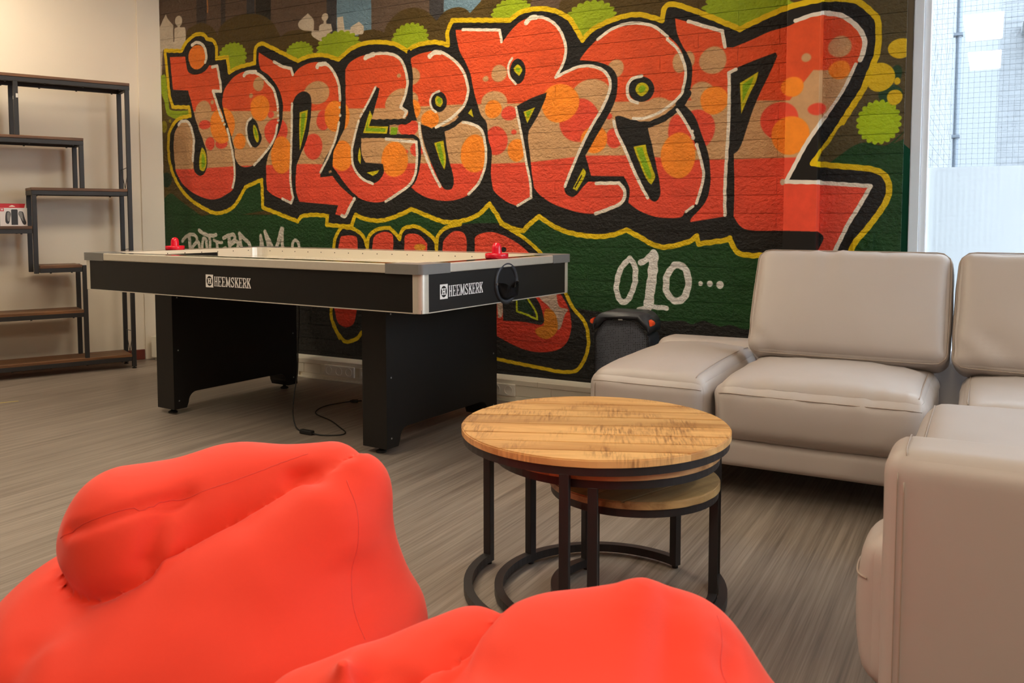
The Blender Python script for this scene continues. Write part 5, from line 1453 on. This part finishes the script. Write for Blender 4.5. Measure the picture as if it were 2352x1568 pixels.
round_table('round_coffee_table', 'middle-sized round table, tucked closely under the largest tabletop', CT+Vector((0.036, -0.010, 0)), 0.298, 0.4165, (162, 67.5, 287), (67.5, 287), 40, M['mango_edge'], 'nest of round tables')
round_table('round_coffee_table', 'smallest round table of the nest, its grey-brown top peeking out low at the right', CT+Vector((0.105, 0.018, 0)), 0.222, 0.326, (150.5, 15.7, 263), (150.5, 375.7), 70, M['mango_grey'], 'nest of round tables')

# ------------------------------------------------------------------ party speaker
sp = thing('party_speaker', 'black portable loudspeaker with orange side grips behind the left sofa seat', 'speaker', (-1.545, 3.955, 0), math.radians(4))
hw, hd, hz = 0.140, 0.105, 0.548
bm = new(); box(bm, (-hw, -hd+0.01, 0.008), (hw, hd, hz-0.10), 0.03, 4); obj('cabinet', bm, M['spk'], sp, True)
bm = new()
prof = [(-hw-0.002, hz-0.10), (-hw-0.002, hz-0.05), (-hw+0.018, hz-0.018), (-hw+0.05, hz), (hw-0.05, hz), (hw-0.018, hz-0.018), (hw+0.002, hz-0.05), (hw+0.002, hz-0.10), (hw-0.03, hz-0.062), (hw-0.06, hz-0.034), (-hw+0.06, hz-0.034), (-hw+0.03, hz-0.062)]
prism(bm, prof, -hd-0.006, hd-0.004, lambda x, z, y: (x, y, z)); bmesh.ops.recalc_face_normals(bm, faces=bm.faces)
bmesh.ops.bevel(bm, geom=[e for e in bm.edges], offset=0.007, segments=2, affect='EDGES')
obj('top_hood', bm, M['spk'], sp, True)
def grille_mat():
    m = bpy.data.materials.new('hex_grille'); m.use_nodes = True
    nt = m.node_tree; b = nt.nodes['Principled BSDF']; b.inputs['Roughness'].default_value = 0.45
    tc = node(nt, 'ShaderNodeTexCoord'); vo = node(nt, 'ShaderNodeTexVoronoi'); vo.inputs['Scale'].default_value = 120; vo.inputs['Randomness'].default_value = 0.12
    mp = node(nt, 'ShaderNodeMapping'); mp.inputs['Scale'].default_value = (1, 0.02, 1); nt.links.new(tc.outputs['Object'], mp.inputs[0]); nt.links.new(mp.outputs[0], vo.inputs['Vector'])
    cr = node(nt, 'ShaderNodeValToRGB'); cr.color_ramp.elements[0].position = 0.32; cr.color_ramp.elements[0].color = lin((18, 19, 22)); cr.color_ramp.elements[1].position = 0.46; cr.color_ramp.elements[1].color = lin((112, 118, 130))
    nt.links.new(vo.outputs['Distance'], cr.inputs[0]); nt.links.new(cr.outputs[0], b.inputs['Base Color'])
    bp = node(nt, 'ShaderNodeBump'); bp.inputs['Strength'].default_value = 0.6; bp.inputs['Distance'].default_value = 0.002
    nt.links.new(vo.outputs['Distance'], bp.inputs['Height']); nt.links.new(bp.outputs[0], b.inputs['Normal'])
    return m
M['grille'] = grille_mat()
bm = new(); gp = [(-hw+0.004, 0.03), (hw-0.004, 0.03), (hw-0.004, hz-0.13), (hw-0.034, hz-0.092), (hw-0.062, hz-0.056), (-hw+0.062, hz-0.056), (-hw+0.034, hz-0.092), (-hw+0.004, hz-0.13)]
nx, nz = 16, 14; xs = span(-hw+0.004, hw-0.004, nx+1); g = {}
for i, x in enumerate(xs):
    e = abs(x); zt = hz-0.037 if e < hw-0.062 else hz-0.037-(e-(hw-0.062))/0.058*0.074
    for j in range(nz+1): g[i, j] = bm.verts.new((x, -hd-0.016*(1-(x/hw)**2)+0.009, 0.03+(zt-0.03)*j/nz))
for i in range(nx):
    for j in range(nz): bm.faces.new((g[i, j], g[i+1, j], g[i+1, j+1], g[i, j+1]))
bmesh.ops.solidify(bm, geom=bm.faces[:], thickness=0.004); obj('grille', bm, M['grille'], sp, True)
bm = new(); box(bm, (-0.011, -hd-0.0075, hz-0.036), (0.011, -hd-0.004, hz-0.030), 0.001); obj('badge', bm, M['print_grey'], sp)
for s in (-1, 1):
    bm = new(); prism(bm, [(s*(hw+0.002), hz-0.062), (s*(hw+0.018), hz-0.055), (s*(hw+0.018), hz-0.040), (s*(hw-0.004), hz-0.028)], -hd+0.002, -hd+0.045, lambda x, z, y: (x, y, z)); bmesh.ops.recalc_face_normals(bm, faces=bm.faces)
    bmesh.ops.bevel(bm, geom=bm.edges[:], offset=0.003, segments=2, affect='EDGES'); obj('side_grip', bm, M['spk_orange'], sp)
for x in (-0.1, 0.1):
    for y in (-0.07, 0.07):
        bm = new(); cyl(bm, (x, y, 0), (x, y, 0.012), 0.014, n=14); obj('foot', bm, M['rubber'], sp)

# ------------------------------------------------------------------ beanbags
YAW = math.radians(29.0327)
def view_xy(X, D): return Vector((X*math.cos(YAW)-D*math.sin(YAW), X*math.sin(YAW)+D*math.cos(YAW), 0))
def smin(a, b, k):
    h = np.clip(0.5+0.5*(b-a)/k, 0, 1)
    return b*(1-h)+a*h-k*h*(1-h)
def s_ell(P, c, r):
    q = P-np.array(c); r = np.array(r, float)
    k0 = np.linalg.norm(q/r, axis=-1); k1 = np.linalg.norm(q/(r*r), axis=-1)
    return k0*(k0-1)/np.maximum(k1, 1e-9)
def s_cone(P, a, ra, b, rb):
    a, b = np.array(a, float), np.array(b, float); d = b-a
    t = np.clip(((P-a)@d)/(d@d), 0, 1)
    return np.linalg.norm(P-a-t[..., None]*d, axis=-1)-(ra+(rb-ra)*t)
def surface_nets(f, lo, hi, h):
    """mesh the zero level of f on a grid"""
    ax = [np.arange(lo[i], hi[i]+h, h) for i in range(3)]
    G = np.stack(np.meshgrid(*ax, indexing='ij'), -1)
    V = f(G)
    ins = V < 0
    nx, ny, nz = V.shape
    c = np.zeros((nx-1, ny-1, nz-1), np.int32)
    for i in (0, 1):
        for j in (0, 1):
            for k in (0, 1): c += ins[i:nx-1+i, j:ny-1+j, k:nz-1+k]
    act = (c > 0) & (c < 8)
    idx = -np.ones(act.shape, np.int64); idx[act] = np.arange(act.sum())
    cells = np.argwhere(act)
    S = np.zeros((len(cells), 3)); n = np.zeros(len(cells))
    cor = [(i, j, k) for i in (0, 1) for j in (0, 1) for k in (0, 1)]
    for a in cor:
        for b in cor:
            if sum(abs(p-q) for p, q in zip(a, b)) == 1 and a < b:
                A, B = cells+np.array(a), cells+np.array(b)
                va, vb = V[A[:, 0], A[:, 1], A[:, 2]], V[B[:, 0], B[:, 1], B[:, 2]]
                m = (va < 0) != (vb < 0)
                t = np.where(m, va/np.where(m, va-vb, 1), 0)
                S[m] += (A+(B-A)*t[:, None])[m]; n[m] += 1
    verts = np.array(lo)+h*S/n[:, None]
    faces = []
    for d in range(3):
        u, v = [(1, 2), (2, 0), (0, 1)][d]
        sl = [slice(0, None)]*3
        A = np.take(ins, range(0, V.shape[d]-1), d); B = np.take(ins, range(1, V.shape[d]), d)
        E = np.argwhere(A != B)
        for e in E:
            if e[u] == 0 or e[v] == 0 or e[u] >= act.shape[u] or e[v] >= act.shape[v]: continue
            q = []
            for du, dv in ((0, 0), (1, 0), (1, 1), (0, 1)):
                p = list(e); p[u] -= du; p[v] -= dv; q.append(idx[tuple(p)])
            if min(q) < 0: continue
            faces.append(q if ins[tuple(e)] else q[::-1])
    return verts, faces
def seg_dist(P, poly):
    best = np.full(len(P), 1e9)
    for a, b in zip(poly, poly[1:]):
        a, b = np.array(a, float), np.array(b, float); d = b-a
        t = np.clip(((P-a)@d)/max(d@d, 1e-9), 0, 1)
        best = np.minimum(best, np.linalg.norm(P-(a+t[:, None]*d), axis=1))
    return best
def beanbag(label, loc, f, lo, hi, creases, seams, gathers=(), h=0.009, smooth=4, seed=0):
    t = thing('beanbag', label, 'beanbag', loc, YAW, 'red beanbags')
    verts, faces = surface_nets(f, lo, hi, h)
    me = bpy.data.meshes.new('beanbag_cover'); me.from_pydata(verts.tolist(), [], faces); me.update()
    bm = new(); bm.from_mesh(me)
    for _ in range(smooth): bmesh.ops.smooth_vert(bm, verts=bm.verts, factor=0.5, use_axis_x=True, use_axis_y=True, use_axis_z=True)
    bmesh.ops.recalc_face_normals(bm, faces=bm.faces)
    bmesh.ops.subdivide_edges(bm, edges=bm.edges[:], cuts=1, use_grid_fill=True, smooth=0.6)
    bm.to_mesh(me); bm.free(); me.update()
    n = len(me.vertices)
    def get(k):
        a = np.empty(n*3); me.vertices.foreach_get(k, a); return a.reshape(-1, 3)
    P = get('co')
    for poly, depth, width in creases:
        N = get('normal'); d = seg_dist(P, [tuple(p) for p in crom(poly, 5)])
        P = P - N*(depth*np.exp(-(d/width)**2))[:, None]
        me.vertices.foreach_set('co', P.ravel()); me.update()
    N = get('normal'); D = np.empty(n)
    gd = [(seg_dist(P, [tuple(p) for p in crom(poly, 5)]), amp, wid, Vector(fr)) for poly, amp, wid, fr in gathers]
    for i in range(n):
        p = Vector(P[i])
        D[i] = 0.006*noise.noise(p*4.5+Vector((seed, 0, 0)))+0.0022*noise.noise(Vector((p.x*8+p.z*6, p.y*8, p.z*20-p.x*5))+Vector((0, seed, 0)))
        for d, amp, wid, fr in gd:
            if d[i] < wid*2.5: D[i] += amp*math.exp(-(d[i]/wid)**2)*noise.noise(Vector((p.x*fr.x, p.y*fr.y, p.z*fr.z)))
    P = P + N*D[:, None]
    P[:, 2] = np.maximum(P[:, 2], 0.0)
    me.vertices.foreach_set('co', P.ravel()); me.update()
    bm = new(); bm.from_mesh(me)
    for _ in range(4): bmesh.ops.smooth_vert(bm, verts=bm.verts, factor=0.5, use_axis_x=True, use_axis_y=True, use_axis_z=True)
    bm.to_mesh(me); bm.free(); me.update()
    me.materials.append(M['bag'])
    for p in me.polygons: p.use_smooth = True
    link(bpy.data.objects.new('cover', me), t)
    bv = BVHTree.FromPolygons([v.co.copy() for v in me.vertices], [tuple(p.vertices) for p in me.polygons])
    for poly in seams:
        pts = []
        for p in crom(poly, 10):
            q = bv.find_nearest(p); pts.append(q[0]-q[1]*0.0002)
        bm = new(); tube(bm, pts, 0.0011, 6); obj('seam', bm, M['bag_seam'], t, True)
    return t
B1 = view_xy(-0.60, 1.65); B2 = view_xy(0.07, 1.12)
def chain(P, pts):
    d = None
    for (a, ra), (b, rb) in zip(pts, pts[1:]):
        c = s_cone(P, a, ra, b, rb); d = c if d is None else np.minimum(d, c)
    return d
def carve(d, g, k): return -smin(-d, g, k)
def bag1(P):
    body = s_ell(P, (0, 0.02, 0.165), (0.43, 0.39, 0.235))
    body = carve(body, np.linalg.norm(P-np.array((-0.14, -0.25, 0.48)), axis=-1)-0.19, 0.09)
    rim = chain(P, [((-0.03, -0.16, 0.215), 0.115), ((0.14, -0.10, 0.335), 0.11), ((0.235, -0.03, 0.405), 0.105), ((0.272, 0.03, 0.465), 0.08)])
    body = smin(body, rim, 0.09)
    body = smin(body, s_cone(P, (0.262, 0.04, 0.42), 0.085, (0.315, 0.03, 0.22), 0.085), 0.06)
    head = smin(s_cone(P, (-0.122, -0.035, 0.392), 0.136, (0.05, 0.05, 0.425), 0.112), s_cone(P, (0.05, 0.05, 0.425), 0.112, (0.235, 0.05, 0.485), 0.07), 0.05)
    body = carve(body, head-0.006, 0.022)
    return smin(body, head, 0.012)
def bag2(P):
    body = s_ell(P, (0.03, 0, 0.175), (0.36, 0.38, 0.262))
    top = smin(s_cone(P, (0.0, 0.05, 0.36), 0.10, (0.165, 0.06, 0.378), 0.092), s_cone(P, (0.11, 0.06, 0.42), 0.055, (0.115, 0.05, 0.465), 0.026), 0.06)
    body = smin(body, top, 0.08)
    lobe = smin(s_cone(P, (-0.34, 0.01, 0.305), 0.085, (-0.13, 0.10, 0.345), 0.085), s_cone(P, (-0.285, -0.02, 0.37), 0.035, (-0.29, -0.03, 0.415), 0.012), 0.05)
    body = carve(body, lobe-0.006, 0.022)
    return smin(body, lobe, 0.009)
beanbag('red-orange beanbag with a slumped folded top, left foreground', B1, bag1, (-0.5, -0.5, -0.1), (0.5, 0.5, 0.62),
    [([(-0.30, -0.30, 0.12), (-0.24, -0.30, 0.19), (-0.22, -0.24, 0.25)], 0.014, 0.035), ([(-0.17, -0.33, 0.14), (-0.14, -0.32, 0.20), (-0.16, -0.26, 0.26)], -0.010, 0.035),
     ([(0.24, -0.06, 0.53), (0.21, -0.03, 0.52), (0.18, -0.02, 0.50)], 0.020, 0.018),
     ([(-0.20, -0.14, 0.44), (-0.14, -0.16, 0.465), (-0.06, -0.12, 0.485), (-0.01, -0.07, 0.475)], 0.012, 0.014),
     ([(-0.01, -0.07, 0.475), (-0.05, -0.12, 0.43), (-0.06, -0.14, 0.39)], 0.022, 0.022), ([(-0.02, -0.10, 0.43), (-0.02, -0.14, 0.38)], -0.012, 0.02)],
    [[(0.285, -0.04, 0.50), (0.31, -0.09, 0.40), (0.32, -0.14, 0.30), (0.32, -0.18, 0.15)], [(-0.22, -0.12, 0.42), (-0.16, -0.15, 0.46), (-0.08, -0.13, 0.48), (0.0, -0.07, 0.48), (0.12, 0.0, 0.5), (0.2, 0.02, 0.53)]],
    [([(0.31, -0.09, 0.40), (0.32, -0.14, 0.30), (0.32, -0.18, 0.12)], 0.008, 0.05, (6, 6, 30)), ([(-0.24, -0.12, 0.40), (-0.2, -0.1, 0.30), (-0.14, -0.15, 0.27)], 0.006, 0.05, (18, 18, 20)),
     ([(0.12, -0.1, 0.42), (0.24, -0.05, 0.49)], 0.005, 0.05, (22, 16, 10))],
    seed=3)
beanbag('red-orange beanbag with a peaked top, centre foreground nearest the camera', B2, bag2, (-0.47, -0.46, -0.1), (0.5, 0.46, 0.60),
    [([(0.145, 0.03, 0.47), (0.125, -0.08, 0.43), (0.085, -0.18, 0.37)], 0.014, 0.028), ([(0.09, 0.0, 0.47), (0.06, -0.1, 0.43)], -0.006, 0.03),
     ([(0.22, 0.0, 0.43), (0.20, -0.10, 0.40), (0.18, -0.22, 0.33)], 0.008, 0.02),
     ([(-0.25, -0.02, 0.40), (-0.24, -0.09, 0.35), (-0.26, -0.15, 0.28)], 0.026, 0.024),
     ([(-0.18, 0.02, 0.42), (-0.20, -0.06, 0.38), (-0.19, -0.12, 0.34)], -0.010, 0.02), ([(-0.14, 0.02, 0.42), (-0.16, -0.06, 0.38)], 0.016, 0.018)],
    [[(0.20, 0.04, 0.43), (0.21, -0.06, 0.42), (0.20, -0.15, 0.38), (0.19, -0.24, 0.30)]],
    [([(0.2, 0.0, 0.43), (0.2, -0.2, 0.33)], 0.007, 0.06, (10, 26, 20)), ([(-0.25, 0, 0.40), (-0.12, -0.05, 0.40), (-0.2, -0.2, 0.3)], 0.012, 0.07, (22, 12, 22))],
    seed=11)
